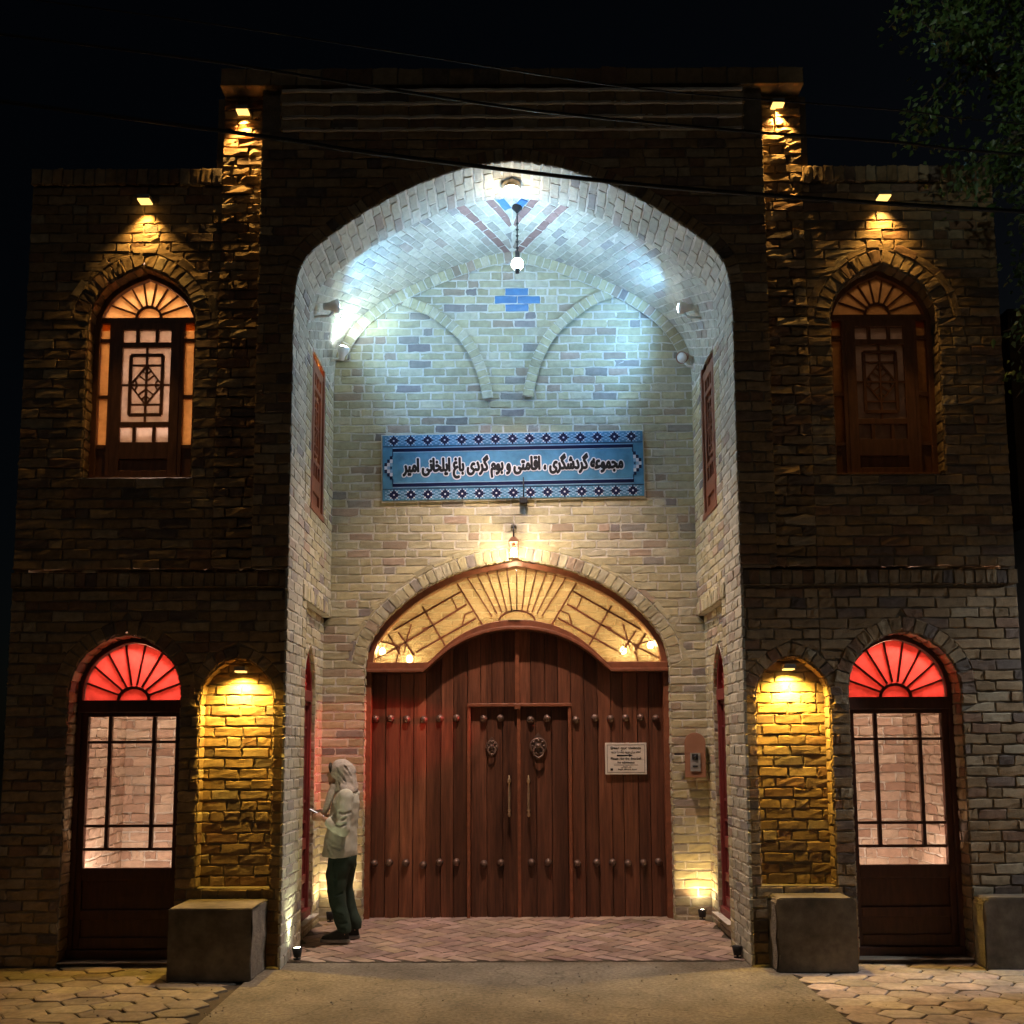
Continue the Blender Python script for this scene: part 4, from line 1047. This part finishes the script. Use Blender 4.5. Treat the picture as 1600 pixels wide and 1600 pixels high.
def stacked(name, body, width, height, loc, mtl, parent, rad, n, thick, rot):
    base = text_mesh('tmp', body, width, height, (0, 0, 0), mtl, None, .0005, 0, rot); me = base.data
    v0 = np.zeros(len(me.vertices)*3, np.float32); me.vertices.foreach_get('co', v0); v0 = v0.reshape(-1, 3)
    fs = [tuple(p.vertices) for p in me.polygons]; mb = MB()
    for k in range(n+1):
        a = 2*math.pi*k/n; r_ = rad if k < n else 0
        mb.add(v0+np.array((loc[0]+r_*math.cos(a), loc[1]-thick*(k+1)/(n+1), loc[2]+r_*math.sin(a))), fs)
    bpy.data.objects.remove(base)
    return mb.build(name, mtl, parent)
stacked('lettering_outline', TXT, 2.20, .225, (SGX+.0, yy-.001, SGZ-.004), m_tilew, SIGN, .0195, 16, .0015, SA)
stacked('lettering', TXT, 2.20, .225, (SGX+.0, yy-.0035, SGZ-.004), m_ink, SIGN, .0085, 10, .0012, SA)
# junction box on the panel's lower edge
root = empty('junction_box', (.10, 1.75, 4.135)); tag(root, 'small black cable box under the blue tile sign', 'junction box')
mb = MB(); mb.box((-.04, -.025, -.03), (.04, .03, .03)); mb.build('case', m_black, root, off='local', bevel=.006)
mb = MB(); mb.tube([(0, 0, .02), (.003, 0, .12), (0, .005, .24)], .006, 8); mb.build('cable', m_black, root, off='local')
# notice on the gate
NO = empty('notice', (1.10, Yg-.02, 1.575)); tag(NO, 'framed pale notice with dark printed lines fixed to the gate', 'sign')
mb = MB(); mb.box((-.205, -.006, -.155), (.205, .012, .155)); mb.build('board', m_paper, NO, off='local', bevel=.003)
mb = MB()
for a, b in (((-.185, -.137), (.185, -.134)), ((-.185, .134), (.185, .137)), ((-.185, -.134), (-.182, .134)), ((.182, -.134), (.185, .134))): mb.box((a[0], -.0075, a[1]), (b[0], -.004, b[1]))
mb.box((-.12, -.0075, -.064), (.12, -.004, -.061)); mb.box((-.155, -.0075, -.118), (-.13, -.004, -.095))
mb.poly([(-.09, .022), (.03, .025), (.03, .016), (.07, .030), (.03, .044), (.03, .036), (-.09, .038)], -.0075, -.004)
mb.build('border_line', m_ink, NO, off='local')
ny = Yg-.0265
text_mesh('lettering', 'Dear our visitors', .30, .026, (1.10, ny, 1.575+.105), m_ink, NO, .0015, .02)
text_mesh('lettering', shape_rtl('لطفا برای ورود زنگ را بزنید'), .29, .034, (1.10, ny, 1.575+.066), m_ink, NO, .0015, .015)
text_mesh('lettering', 'Please ring the doorbell', .30, .032, (1.10, ny, 1.575-.003), m_ink, NO, .0015, .02)
text_mesh('lettering', 'for admission', .17, .022, (1.10, ny, 1.575-.037), m_ink, NO, .0015, .02)
text_mesh('lettering', shape_rtl('باغ ایلخانی'), .10, .02, (1.10, ny, 1.575-.083), m_ink, NO, .0015, .01)
text_mesh('lettering', 'Bagh Ilkhani Amir', .19, .017, (1.115, ny, 1.575-.107), m_ink, NO, .0015, .015)
# intercom box
IC = empty('intercom_box', (1.745, 1.72, 1.61)); tag(IC, 'brown arch topped cabinet holding a silver intercom plate', 'intercom')
T_ic = lambda x, y, z: (x*math.cos(R(-10))-y*math.sin(R(-10)), x*math.sin(R(-10))+y*math.cos(R(-10)), z)
ao = np.vstack([[(-.10, -.215)], arc((-.0, .12), .10, math.pi, 0, 12, .095), [(.10, -.215)]])
mb = MB(); mb.poly(ao[::-1], -.055, .06); mb.build('cabinet', m_boxwood, IC, T_ic, .004, off='local')
mb = MB(); mb.box((-.048, -.066, -.155), (.048, -.052, .02)); mb.build('intercom_plate', m_chrome, IC, T_ic, off='local')
mb = MB(); mb.box((-.026, -.071, -.115), (.022, -.064, -.10)); mb.build('call_button', m_black, IC, T_ic, off='local')
mb = MB(); mb.box((-.030, -.071, -.045), (.026, -.064, .008)); mb.lathe([(0, -.082), (.014, -.08), (.016, -.07)], (-.002, 0, -.02), 14, 'y'); mb.build('lens_window', m_black, IC, T_ic, off='local')
mb = MB(); mb.box((-.20, -.0, .0), (-.10, .02, .016)); mb.build('conduit', m_black, IC, off='local')

# ------------------------------------------------------------------ ground
def sheet(name, pts, z, mtl, kind='structure'):
    mb = MB(); mb.add([(p[0], p[1], p[2] if len(p) > 2 else z) for p in pts], [tuple(range(len(pts)))]); o = mb.build(name, mtl); tag(o, kind=kind); return o
sheet('ground', [(-80, -80), (80, -80), (80, 80), (-80, 80)], -.05, m_drive)
mb = MB(); nx, ny_ = 40, 30
gx = np.linspace(-1.98, 2.06, nx); gy = np.linspace(-12, .11, ny_)
mb.add([(x, y, .004*math.sin(x*3.1+y)*math.sin(y*2.3)) for y in gy for x in gx], [(j*nx+i, j*nx+i+1, (j+1)*nx+i+1, (j+1)*nx+i) for j in range(ny_-1) for i in range(nx-1)], 0, True)
tag(mb.build('driveway', m_drive), 'worn asphalt driveway in front of the portal', kind='structure')
def hexes(name, x0, x1, y0, y1, pal, label, edge):
    mb = MB(); rx, ry = .155, .118
    px_, py_ = rx*1.5+.012, ry*1.732+.010
    i0 = int(math.floor(x0/px_))-1
    for i in range(i0, int(x1/px_)+2):
        for j in range(int(math.floor(y0/py_))-1, int(y1/py_)+2):
            x = i*px_; y = (j+.5*(i % 2))*py_
            if not (x0 < x < x1 and y0 < y < y1) or not edge(x, y): continue
            zt = rng.normal(0, .0025); tx, ty = rng.normal(0, .012, 2)
            v = []; jit = rng.normal(0, .004, (6, 2))
            for rad, h in ((1., -.03), (1., -.006), (.93, 0.)):
                for k in range(6):
                    a = k*math.pi/3
                    X, Y = rx*math.cos(a)*rad+jit[k, 0], ry*1.0*math.sin(a)/math.sin(math.pi/3)*.866*rad*1.0+jit[k, 1]
                    v.append((x+X, y+Y, min(h, -.001)+zt+X*tx+Y*ty))
            fs = [(k, (k+1) % 6, 6+(k+1) % 6, 6+k) for k in range(6)]+[(6+k, 6+(k+1) % 6, 12+(k+1) % 6, 12+k) for k in range(6)]+[tuple(range(12, 18))]
            mb.add(v, fs, 0, False, np.array(pal)*rng.uniform(.8, 1.2)*np.array((1, rng.uniform(.94, 1.04), rng.uniform(.9, 1.06))))
    mb.add([(x0, y0, -.016), (x1, y0, -.016), (x1, y1, -.016), (x0, y1, -.016)], [(0, 1, 2, 3)], 1)
    tag(mb.build(name, [m_paver, m_joint]), label, kind='structure')
hexes('pavement', -9, -1.98, -5, .12, (.26, .215, .15), 'hexagonal pavers left of the driveway', lambda x, y: x < -2.10+(.04*math.sin(y*9)))
hexes('pavement', 2.06, 9, -5, .12, (.40, .335, .285), 'hexagonal pavers right of the driveway', lambda x, y: x > 2.16)  # paler than the left pavers, lamplight put into the colour
# portal floor of diagonal stones, rising gently to the gate
B = Bricks(.004, .0012, .003, depth=.01, crown=.003)
fz = lambda u, v, n: np.c_[u, v, .004+.022*(v-.11)+n]
B.sheet([((-PH-.07, .11), (PH+.07, .11), (PH+.07, 2.1), (-PH-.07, 2.1))], fz)
for i in range(-30, 30):
    for j in range(-30, 30):
        Lx, Ly = .27, .135
        # herringbone lattice rotated by 45 degrees
        a = i*Ly; b = j*Ly
        m4 = (i+j) % 4
        if m4 == 0: r_ = (a, a+Lx, b, b+Ly)
        elif m4 == 1: continue
        elif m4 == 2: r_ = (a, a+Ly, b, b+Lx)
        else: continue
        c_ = [(r_[0]+.005, r_[2]+.005), (r_[1]-.005, r_[2]+.005), (r_[1]-.005, r_[3]-.005), (r_[0]+.005, r_[3]-.005)]
        s2 = math.sqrt(.5)
        P = [np.array(((x-y)*s2*1.05, (x+y)*s2+1.0)) for x, y in c_]
        m_ = np.mean(P, 0)
        if not (-PH-.05 < m_[0] < PH+.05 and .13 < m_[1] < 2.1): continue
        P = [np.array((min(max(p[0], -PH-.06), PH+.06), min(max(p[1], .118), 2.1))) for p in P]
        B.quad(*P, np.array((.35, .255, .21))*rng.uniform(.72, 1.22)*np.array((1, rng.uniform(.93, 1.05), rng.uniform(.9, 1.1))))
B.flush(fz)
tag(B.build('portal_floor', [m_floor, m_joint]), 'diagonal stone paving inside the portal', kind='structure')
# low sills at the foot of the portal side doors
for sg in (-1, 1):
    pass

# ------------------------------------------------------------------ concrete blocks
def block(name, x0, x1, y0, y1, h, rad, label, rough_side):
    root = empty(name, ((x0+x1)/2, (y0+y1)/2, 0)); tag(root, label, 'concrete block', 'concrete blocks along the facade')
    bm = bmesh.new(); bmesh.ops.create_cube(bm, size=1)
    hx, hy = (x1-x0)/2, (y1-y0)/2
    for v in bm.verts: v.co = Vector((v.co.x*2*hx, v.co.y*2*hy, (v.co.z+.5)*h))
    if rad:
        ed = [e for e in bm.edges if all(abs(v.co.y+hy) < 1e-5 for v in e.verts) is False and all(v.co.z > h-.01 for v in e.verts) and abs(e.verts[0].co.x-e.verts[1].co.x) < 1e-5]
        bmesh.ops.bevel(bm, geom=ed, offset=rad, segments=5, affect='EDGES', profile=.5)
    bmesh.ops.bevel(bm, geom=[e for e in bm.edges if e.calc_face_angle(0) > .5], offset=.008, segments=2, affect='EDGES')
    bmesh.ops.subdivide_edges(bm, edges=bm.edges[:], cuts=3, use_grid_fill=True)
    for v in bm.verts:
        n = math.sin(v.co.x*37+v.co.z*51)*math.sin(v.co.y*43+v.co.z*29)
        if v.co.x*rough_side > hx*.9: v.co.x += rough_side*(n*.008+random.uniform(-.012, .006))
        else: v.co += Vector((0, 0, n*.0015))
    bmesh.ops.triangulate(bm, faces=[f_ for f_ in bm.faces if len(f_.verts) > 4])
    me = bpy.data.meshes.new('block_body'); bm.to_mesh(me); bm.free(); me.materials.append(m_stone); me.materials.append(m_rough)
    for p in me.polygons:
        if p.normal.x*rough_side > .6: p.material_index = 1
    o = bpy.data.objects.new('block_body', me); COL.objects.link(o); o.parent = root
    return root
block('concrete_block', -2.555, -1.935, -.54, -.06, .525, 0, 'sharp edged dark concrete block below the niche beside the person', 1)
block('concrete_block', 1.965, 2.575, -.32, -.05, .55, .05, 'round shouldered concrete block below the niche right of the gate', -1)
block('concrete_block', 3.57, 4.25, -.24, .0-.04, .535, .06, 'concrete block with rough broken side, cut by the picture edge', -1)

# ------------------------------------------------------------------ person
FX, FY, FZ = -1.50, .86, .03
PER = empty('person', (FX, FY, FZ)); tag(PER, 'person in pale headscarf, loose sage blouse and dark green trousers reading a phone', 'person')
def finish(me, name, mtl, parent, vox=.012, smooth=4, sub=0):
    o = bpy.data.objects.new('tmp', me); COL.objects.link(o)
    rm = o.modifiers.new('r', 'REMESH'); rm.mode = 'VOXEL'; rm.voxel_size = vox
    sm = o.modifiers.new('s', 'SMOOTH'); sm.factor = .5; sm.iterations = smooth
    dg = bpy.context.evaluated_depsgraph_get(); m2 = bpy.data.meshes.new_from_object(o.evaluated_get(dg)); bpy.data.objects.remove(o)
    m2.materials.clear(); m2.materials.append(mtl); m2.name = name
    for p in m2.polygons: p.use_smooth = True
    q = bpy.data.objects.new(name, m2); link(q, parent); return q
def loft(mb, rings, n=20):        # rings: (x, y, z, rx, ry)
    v = []
    for x, y, z, rx, ry in rings:
        for k in range(n):
            a = 2*math.pi*k/n; v.append((x+rx*math.cos(a), y+ry*math.sin(a), z))
    k_ = len(rings)
    fs = [(i*n+j, i*n+(j+1) % n, (i+1)*n+(j+1) % n, (i+1)*n+j) for i in range(k_-1) for j in range(n)]
    fs += [tuple(range(n-1, -1, -1)), tuple((k_-1)*n+j for j in range(n))]
    mb.add(v, fs, 0, True)
def raw(mb):
    me = bpy.data.meshes.new('raw'); me.from_pydata(mb.v, [], mb.f)
    bm = bmesh.new(); bm.from_mesh(me); bmesh.ops.recalc_face_normals(bm, faces=bm.faces); bm.to_mesh(me); bm.free(); return me
def ball(mb, c, rx, ry, rz, tilt=0., n=16):
    v = []; m_ = 10
    for i in range(m_+1):
        t = math.pi*i/m_
        for k in range(n):
            a = 2*math.pi*k/n
            x, y, z = rx*math.sin(t)*math.cos(a), ry*math.sin(t)*math.sin(a), rz*math.cos(t)
            x, z = x*math.cos(tilt)+z*math.sin(tilt), -x*math.sin(tilt)+z*math.cos(tilt)
            v.append((c[0]+x, c[1]+y, c[2]+z))
    fs = [(i*n+k, i*n+(k+1) % n, (i+1)*n+(k+1) % n, (i+1)*n+k) for i in range(m_) for k in range(n)]
    mb.add(v, fs, 0, True)
# skeleton points (facing -X, towards the left wall)
hip = (-1.505, .86, .80); HC = (-1.545, .86, 1.475)
eL, wL = (-1.475, .635, 1.005), (-1.655, .735, 1.085)     # near arm
eR, wR = (-1.475, 1.085, 1.005), (-1.67, .935, 1.095)     # far arm
shL, shR = (-1.46, .685, 1.275), (-1.46, 1.035, 1.275)
# body: head, neck, trunk, arms, legs as one surface
mb = MB()
ball(mb, HC, .092, .072, .112, -.25); ball(mb, (HC[0]-.045, .86, HC[2]-.055), .058, .05, .062)        # skull, jaw
ball(mb, (HC[0]-.098, .86, HC[2]-.018), .018, .014, .024); ball(mb, (HC[0]-.088, .86, HC[2]-.062), .014, .024, .010)   # nose, lips
ball(mb, (HC[0]-.075, .86, HC[2]-.095), .022, .022, .018); ball(mb, (HC[0]-.08, .83, HC[2]+.012), .014, .018, .008); ball(mb, (HC[0]-.08, .89, HC[2]+.012), .014, .018, .008)
for s_ in (-1, 1): ball(mb, (HC[0]+.01, .86+s_*.073, HC[2]-.012), .018, .010, .030)
mb.tube([(-1.50, .86, 1.28), (-1.525, .86, 1.41)], [.055, .048], 12)
loft(mb, [(-1.50,.86,.76,.10,.14),(-1.50,.86,.86,.105,.15),(-1.50,.86,1.0,.085,.125),(-1.495,.86,1.16,.10,.15),(-1.48,.86,1.27,.085,.16),(-1.49,.86,1.33,.045,.07)])
for sh, el, wr in ((shL, eL, wL), (shR, eR, wR)): mb.tube([sh, el], [.045, .036], 10); mb.tube([el, wr], [.037, .024], 10)
LEGS = [((-1.515,.79,.80),(-1.545,.785,.45),(-1.475,.785,.09)), ((-1.49,.93,.80),(-1.505,.945,.45),(-1.415,.965,.10))]
for h, k, a in LEGS: mb.tube([h, k, a], [.075, .05, .034], 12)
# hands: palm, four fingers, thumb
def hand(mb, w, d, side, curl):
    d = Vector(d).normalized(); s_ = Vector(side).normalized(); n_ = d.cross(s_)
    w = Vector(w); pc = w+d*.045
    ball(mb, pc, .040, .022, .034)
    for k in range(4):
        o = s_*(.026-.0175*k); L = (.062, .072, .068, .052)[k]
        b = w+d*.075+o; p1 = b+d*L*.45+n_*curl*.010; p2 = p1+d*L*.3+n_*curl*.020; p3 = p2+d*L*.2+n_*curl*.026
        mb.tube([w+d*.04+o*.8, b, p1, p2, p3], [.0105, .0100, .0090, .0082, .006], 8)
    t = w+d*.03+s_*.026; mb.tube([w+d*.015+s_*.012, t, t+d*.028+s_*.016+n_*curl*.012, t+d*.05+s_*.014+n_*curl*.022], [.013, .012, .010, .008], 8)
hand(mb, wL, (-.86, .30, .15), (.1, .3, .95), 1.); hand(mb, wR, (-.85, -.35, .28), (.2, -.2, .95), -1.)
finish(raw(mb), 'body', m_skin, PER, .0075, 3)
# trousers
mb = MB()
loft(mb, [(-1.505,.86,.86,.115,.155),(-1.505,.86,.76,.125,.165),(-1.51,.86,.68,.118,.16)])
for (h, k, a), o in zip(LEGS, (0, .0)):
    mb.tube([(h[0], h[1], .80), (h[0]-.01, h[1], .68), ((h[0]+k[0])/2-.012, k[1], .60), k, ((k[0]+a[0])/2, a[1], .28), (a[0]+.003, a[1], .165), (a[0]+.004, a[1], .115)], [.10, .105, .098, .078, .070, .064, .062], 16)
TR = finish(raw(mb), 'trousers', m_pants, PER, .011, 5)
# blouse with loose sleeves
mb = MB()
loft(mb, [(-1.535,.86,.755,.152,.195),(-1.53,.86,.80,.15,.195),(-1.525,.86,.90,.142,.185),(-1.515,.86,1.0,.130,.178),(-1.50,.86,1.12,.128,.182),(-1.485,.86,1.22,.118,.185),(-1.475,.86,1.29,.095,.165),(-1.49,.86,1.345,.065,.085),(-1.505,.86,1.365,.05,.06)], 28)
for sh, el, wr in ((shL, eL, wL), (shR, eR, wR)):
    sh, el, wr = map(Vector, (sh, el, wr))
    mb.tube([sh+Vector((0, 0, .0)), sh.lerp(el, .5), el+Vector((.005, 0, -.005)), el.lerp(wr, .35)+Vector((0, 0, -.012)), el.lerp(wr, .78)], [.070, .064, .060, .055, .046], 16); ball(mb, el+Vector((.004, 0, -.008)), .064, .058, .060); ball(mb, sh, .072, .066, .070)
BL = finish(raw(mb), 'blouse', m_blouse, PER, .011, 5)
def wrinkle(o, amp, seed, f1=16, zlo=-9, zhi=9):
    me = o.data; me.update()
    for v in me.vertices:
        x, y, z = v.co
        n = math.sin(z*f1*2.2+math.sin(x*f1+seed)*1.6+y*f1*.8)*.6+math.sin(z*f1*4.1+x*f1*1.9-y*f1*1.3+seed)*.4
        v.co += v.normal*n*amp
wrinkle(BL, .0022, 1.3, 19); wrinkle(TR, .0035, 4.1, 13)
def fold(o, pts, depth, w):          # press a crease along a polyline
    P = [Vector(p) for p in pts]
    for v in o.data.vertices:
        best = 9
        for a, b in zip(P, P[1:]):
            t = max(0, min(1, (v.co-a).dot(b-a)/(b-a).length_squared)); best = min(best, (v.co-a.lerp(b, t)).length)
        q = best/w
        if q < 2.5: v.co += v.normal*depth*(-math.exp(-q*q*2.2)+.55*math.exp(-(q-1.15)**2*5))
for pts in ([(-1.53,.60,1.045),(-1.49,.575,1.03),(-1.44,.585,1.05)], [(-1.56,.62,1.075),(-1.51,.575,1.075),(-1.44,.59,1.10)], [(-1.52,.60,1.16),(-1.46,.60,1.13),(-1.41,.64,1.15)],
            [(-1.62,.68,.99),(-1.56,.66,.93),(-1.50,.665,.90)], [(-1.66,.74,.92),(-1.58,.67,.86),(-1.50,.665,.83)], [(-1.42,.69,.96),(-1.45,.67,.86),(-1.44,.67,.77)], [(-1.60,.70,.83),(-1.56,.67,.76)], [(-1.42,.70,1.22),(-1.44,.66,1.06)]):
    fold(BL, pts, .012, .016)
for pts in ([(-1.60,.74,.62),(-1.54,.69,.58)], [(-1.55,.70,.72),(-1.54,.69,.52)], [(-1.60,.75,.47),(-1.54,.71,.44),(-1.48,.73,.46)], [(-1.56,.73,.22),(-1.50,.715,.20),(-1.44,.73,.21)], [(-1.55,.73,.30),(-1.48,.715,.27)], [(-1.53,.73,.155),(-1.46,.72,.15)]):
    fold(TR, pts, .009, .014)
# scarf: hood, neck wrap and a tail hanging to the hands
mb = MB()
ball(mb, (HC[0]+.020, .86, HC[2]+.015), .108, .096, .108, -.25, 20)
loft(mb, [(-1.465,.86,1.305,.085,.150),(-1.475,.86,1.34,.098,.135),(-1.485,.86,1.39,.098,.108),(-1.495,.86,1.44,.100,.098),(-1.505,.86,1.50,.102,.096),(-1.515,.86,1.55,.09,.085)], 20)
mb.tube([(-1.535, .80, 1.335), (-1.56, .86, 1.345), (-1.535, .92, 1.335)], [.045, .05, .045], 12)
mb.tube([(-1.575, .81, 1.375), (-1.605, .79, 1.30), (-1.63, .775, 1.21), (-1.655, .775, 1.13)], [.035, .036, .032, .026], 10)
SC = finish(raw(mb), 'headscarf', m_scarf, PER, .0085, 3)
wrinkle(SC, .0022, 2.2, 24)
for pts in ([(-1.56,.765,1.52),(-1.50,.76,1.44),(-1.46,.77,1.36)], [(-1.60,.79,1.47),(-1.54,.765,1.40),(-1.50,.76,1.34)], [(-1.49,.77,1.54),(-1.44,.79,1.45),(-1.42,.80,1.36)]): fold(SC, pts, .010, .012)
mb = MB(); ball(mb, (HC[0]-.070, .86, HC[2]+.035), .022, .074, .058, -.25); mb.build('hair', m_hair, PER)
# shoes
for (h, k, a), sx in zip(LEGS, (0, 0)):
    mb = MB(); X, Y = a[0], a[1]; Z = FZ+.022*(Y-.11)*.3
    mb2 = MB(); loft(mb2, [(X-.075, Y, Z+.028, .125, .046), (X-.07, Y, Z+.055, .115, .043), (X-.035, Y, Z+.085, .075, .040), (X-.005, Y, Z+.115, .046, .038), (X+.0, Y, Z+.135, .040, .036)], 18)
    sh_ = finish(raw(mb2), 'shoe', m_shoe, PER, .008, 3)
    mb3 = MB(); loft(mb3, [(X-.075, Y, Z+.002, .128, .046), (X-.075, Y, Z+.030, .131, .049)], 20); mb3.build('sole', m_sole, sh_, None, .004)
# phone
PHN = empty('mobile_phone', (-1.735, .83, 1.128)); tag(PHN, 'slim dark phone held out in the hands of the person', 'mobile phone')
Tp = lambda x, y, z: tuple(Matrix.Rotation(R(28), 3, 'Y') @ Vector((x, y, z)))
mb = MB(); mb.box((-.075, -.036, -.004), (.075, .036, .004)); mb.build('phone_body', m_black, PHN, Tp, .004, off='local')
mb = MB(); mb.box((-.068, -.032, .0042), (.068, .032, .005)); mb.build('screen', glow('phone screen', (.75, .8, .9), .5), PHN, Tp, off='local')

# ------------------------------------------------------------------ tree at the right
TREE = empty('leafy_tree', (5.5, -1.0, 0)); tag(TREE, 'dark leafy tree overhanging the right end of the facade', 'tree')
mb = MB(); mb.tube([(5.5,-1,-.05),(5.46,-1.02,1.5),(5.38,-.98,3.2),(5.3,-.95,4.6),(5.28,-.9,6.2),(5.3,-.9,8.0),(5.35,-.9,9.4)], [.20,.165,.15,.13,.10,.06,.02], 12)
BR = [((5.3,-.95,4.4),(4.7,-.85,5.0),(4.05,-.85,5.35)),((5.3,-.95,4.9),(4.5,-1.0,5.9),(3.75,-.95,6.35)),((5.29,-.9,5.6),(4.4,-.8,6.5),(3.45,-.85,7.0)),((5.28,-.9,6.3),(4.3,-1.0,7.1),(3.35,-1.0,7.9)),((5.3,-.9,7.0),(4.5,-1.4,8.0),(3.9,-1.6,8.6)),((5.3,-.95,5.2),(5.9,-1.6,6.2),(6.5,-2.0,6.8)),((5.3,-.9,6.4),(6.0,-.5,7.4),(6.6,-.3,8.1)),((5.28,-.9,6.0),(5.0,-1.9,6.9),(4.7,-2.5,7.4)),((5.3,-.95,5.1),(4.6,-1.6,5.6),(4.1,-1.9,5.9))]
for a, b, c_ in BR: mb.tube([a, b, c_], [.055, .032, .010], 8)
TWIG = []
for a, b, c_ in BR:
    for q in range(24):
        t = rng.uniform(.25, 1.0); p = Vector(a).lerp(Vector(b), t*2) if t < .5 else Vector(b).lerp(Vector(c_), t*2-1)
        e = p+Vector((rng.normal(-.12, .32), rng.normal(0, .32), rng.normal(-.08, .36)))
        TWIG.append((p, e)); mb.tube([p, p.lerp(e, .5)+Vector((0, 0, .03)), e], [.011, .007, .003], 5)
mb.build('trunk', m_bark, TREE)
mb = MB()
def leaf(c, s_):
    d = Vector((rng.normal(-.2, .7), rng.normal(0, .7), rng.normal(-.6, .5))).normalized()
    a = d.cross(Vector(rng.normal(0, 1, 3))).normalized(); n_ = d.cross(a)
    w = s_*.30
    mb.add([c, c+d*s_*.35+a*w+n_*s_*.05, c+d*s_, c+d*s_*.35-a*w+n_*s_*.05, c+d*s_*.4], [(0, 1, 4), (1, 2, 4), (2, 3, 4), (3, 0, 4)], 0, False)
def inside(p):    # keep the crown's near edge where the photograph has it
    lim = np.interp(p[2], [4.5, 5.05, 5.36, 5.7, 6.07, 6.33, 6.6, 7.45, 9], [3.95, 3.76, 3.70, 3.50, 3.38, 3.12, 3.04, 2.95, 3.0])
    return p[0] > lim+rng.normal(0, .05) and p[2] > 4.55
for p, e in TWIG:
    for q in range(140):
        t = rng.random()**.6; c_ = p.lerp(e, t)+Vector(rng.normal(0, .085, 3))
        if inside(c_): leaf(c_, rng.uniform(.04, .08))
mb.build('crown', m_leaf, TREE)

# ------------------------------------------------------------------ overhead cables
def cable(name, pts, rad, label):
    P = smooth_curve(pts, 8)
    mb = MB(); mb.tube([tuple(p) for p in P], rad, 8); o = mb.build(name, m_cable); tag(o, label, 'cable', 'overhead cables')
cable('overhead_cable', [(-14, -.9, 8.6),(-6, -1.35, 7.45),(-2.74, -1.5, 6.91),(-.73, -1.5, 6.58),(.9, -1.5, 6.31),(2.7, -1.5, 6.14),(3.6, -1.5, 6.03),(8, -1.4, 5.7),(16, -1.2, 5.6)], .0055, 'topmost thin overhead cable sloping across the upper facade')
cable('overhead_cable', [(-14, -.9, 8.4),(-6, -1.35, 7.15),(-2.59, -1.5, 6.60),(-1.09, -1.5, 6.35),(-.0, -1.5, 6.17),(.9, -1.5, 6.06),(1.8, -1.5, 5.97),(2.69, -1.5, 5.90),(3.58, -1.5, 5.80),(8, -1.4, 5.5),(16, -1.2, 5.5)], .010, 'middle overhead cable passing between the top courses and the arch')
cable('overhead_cable', [(-14, -.9, 7.9),(-6, -1.35, 6.65),(-2.07, -1.5, 6.01),(-1.08, -1.5, 5.85),(-.0, -1.5, 5.70),(.9, -1.5, 5.59),(1.78, -1.5, 5.51),(2.67, -1.5, 5.44),(3.56, -1.5, 5.38),(8, -1.4, 5.15),(16, -1.2, 5.2)], .014, 'thick lowest overhead cable crossing the tip of the arch')

# ------------------------------------------------------------------ neighbour, street lamp and added tree lamp
NB = empty('neighbour_house', (4.3, .5, 0)); tag(NB, 'plain rendered neighbour house at the right edge beside the gatehouse', 'house')
mb = MB(); mb.box((4.40, .35, -.05), (9.5, 4.5, 3.55)); mb.build('wall', m_nplaster, NB)
mb = MB(); mb.box((4.46, .6, 3.56), (9.5, 4.5, 5.6)); mb.build('upper_wall', m_ochre, NB)
SL = empty('street_lamp', (7.6, -.77, 0)); tag(SL, 'short street lamp post standing beyond the right edge', 'street lamp')
mb = MB(); mb.tube([(0, 0, -.02), (0, 0, 3.6), (-.1, .02, 3.78), (-.4, .05, 3.84)], [.05, .042, .032, .028], 10); mb.build('post', m_grey, SL, off='local')
mb = MB(); mb.box((-.75, -.09, 3.80), (-.35, .19, 3.90)); mb.build('head', m_grey, SL, off='local', bevel=.02)
mb = MB(); mb.box((-.72, -.06, 3.785), (-.40, .16, 3.798)); mb.build('lamp_face', e_street, SL, off='local')
light('street_light', 'SPOT', (7.05, -.72, 3.76), 850, (.84, .91, 1.), SL, .12, angle=168, blend=.35, aim=(7.0, -.72, 0))
TREE_LAMP = empty('street_lamp', (-5.4, -11.0, 0)); tag(TREE_LAMP, 'unseen tall lamp post added behind the camera to brighten the tree', 'street lamp')  # unseen lamp, added only to light the tree crown
mb = MB(); mb.tube([(0, 0, -.02), (0, 0, 7.6), (.15, 0, 7.9), (.7, .0, 8.0)], [.08, .06, .045, .035], 10); mb.build('post', m_grey, TREE_LAMP, off='local')
mb = MB(); mb.box((.65, -.12, 7.95), (1.15, .12, 8.06)); mb.build('head', m_grey, TREE_LAMP, off='local', bevel=.02)
mb = MB(); mb.box((.70, -.10, 7.935), (1.10, .10, 7.948)); mb.build('lamp_face', e_street, TREE_LAMP, off='local')
light('street_light', 'SPOT', (-4.5, -11.0, 7.88), 950, (.92, 1., .82), TREE_LAMP, .1, angle=20, blend=.7, aim=(4.5, -1., 7.55))
mb = MB()
for q in range(420):
    x, y = rng.uniform(-4.2, 4.4), rng.uniform(-2.6, .05)
    if abs(x) > 1.85 and y > -.62: continue
    r_ = rng.uniform(.003, .011)*(1.6 if rng.random() < .06 else 1); v = []
    for k in range(6):
        a = k*math.pi/3+rng.uniform(-.3, .3); v.append((x+r_*math.cos(a), y+r_*math.sin(a)*.8, .002))
    v += [(x+rng.normal(0, r_*.3), y, .004+r_*.7)]
    mb.add(v, [(k, (k+1) % 6, 6) for k in range(6)], 0, False)
tag(mb.build('gravel', m_rough), 'fine loose grit scattered over the driveway and pavers', kind='stuff')
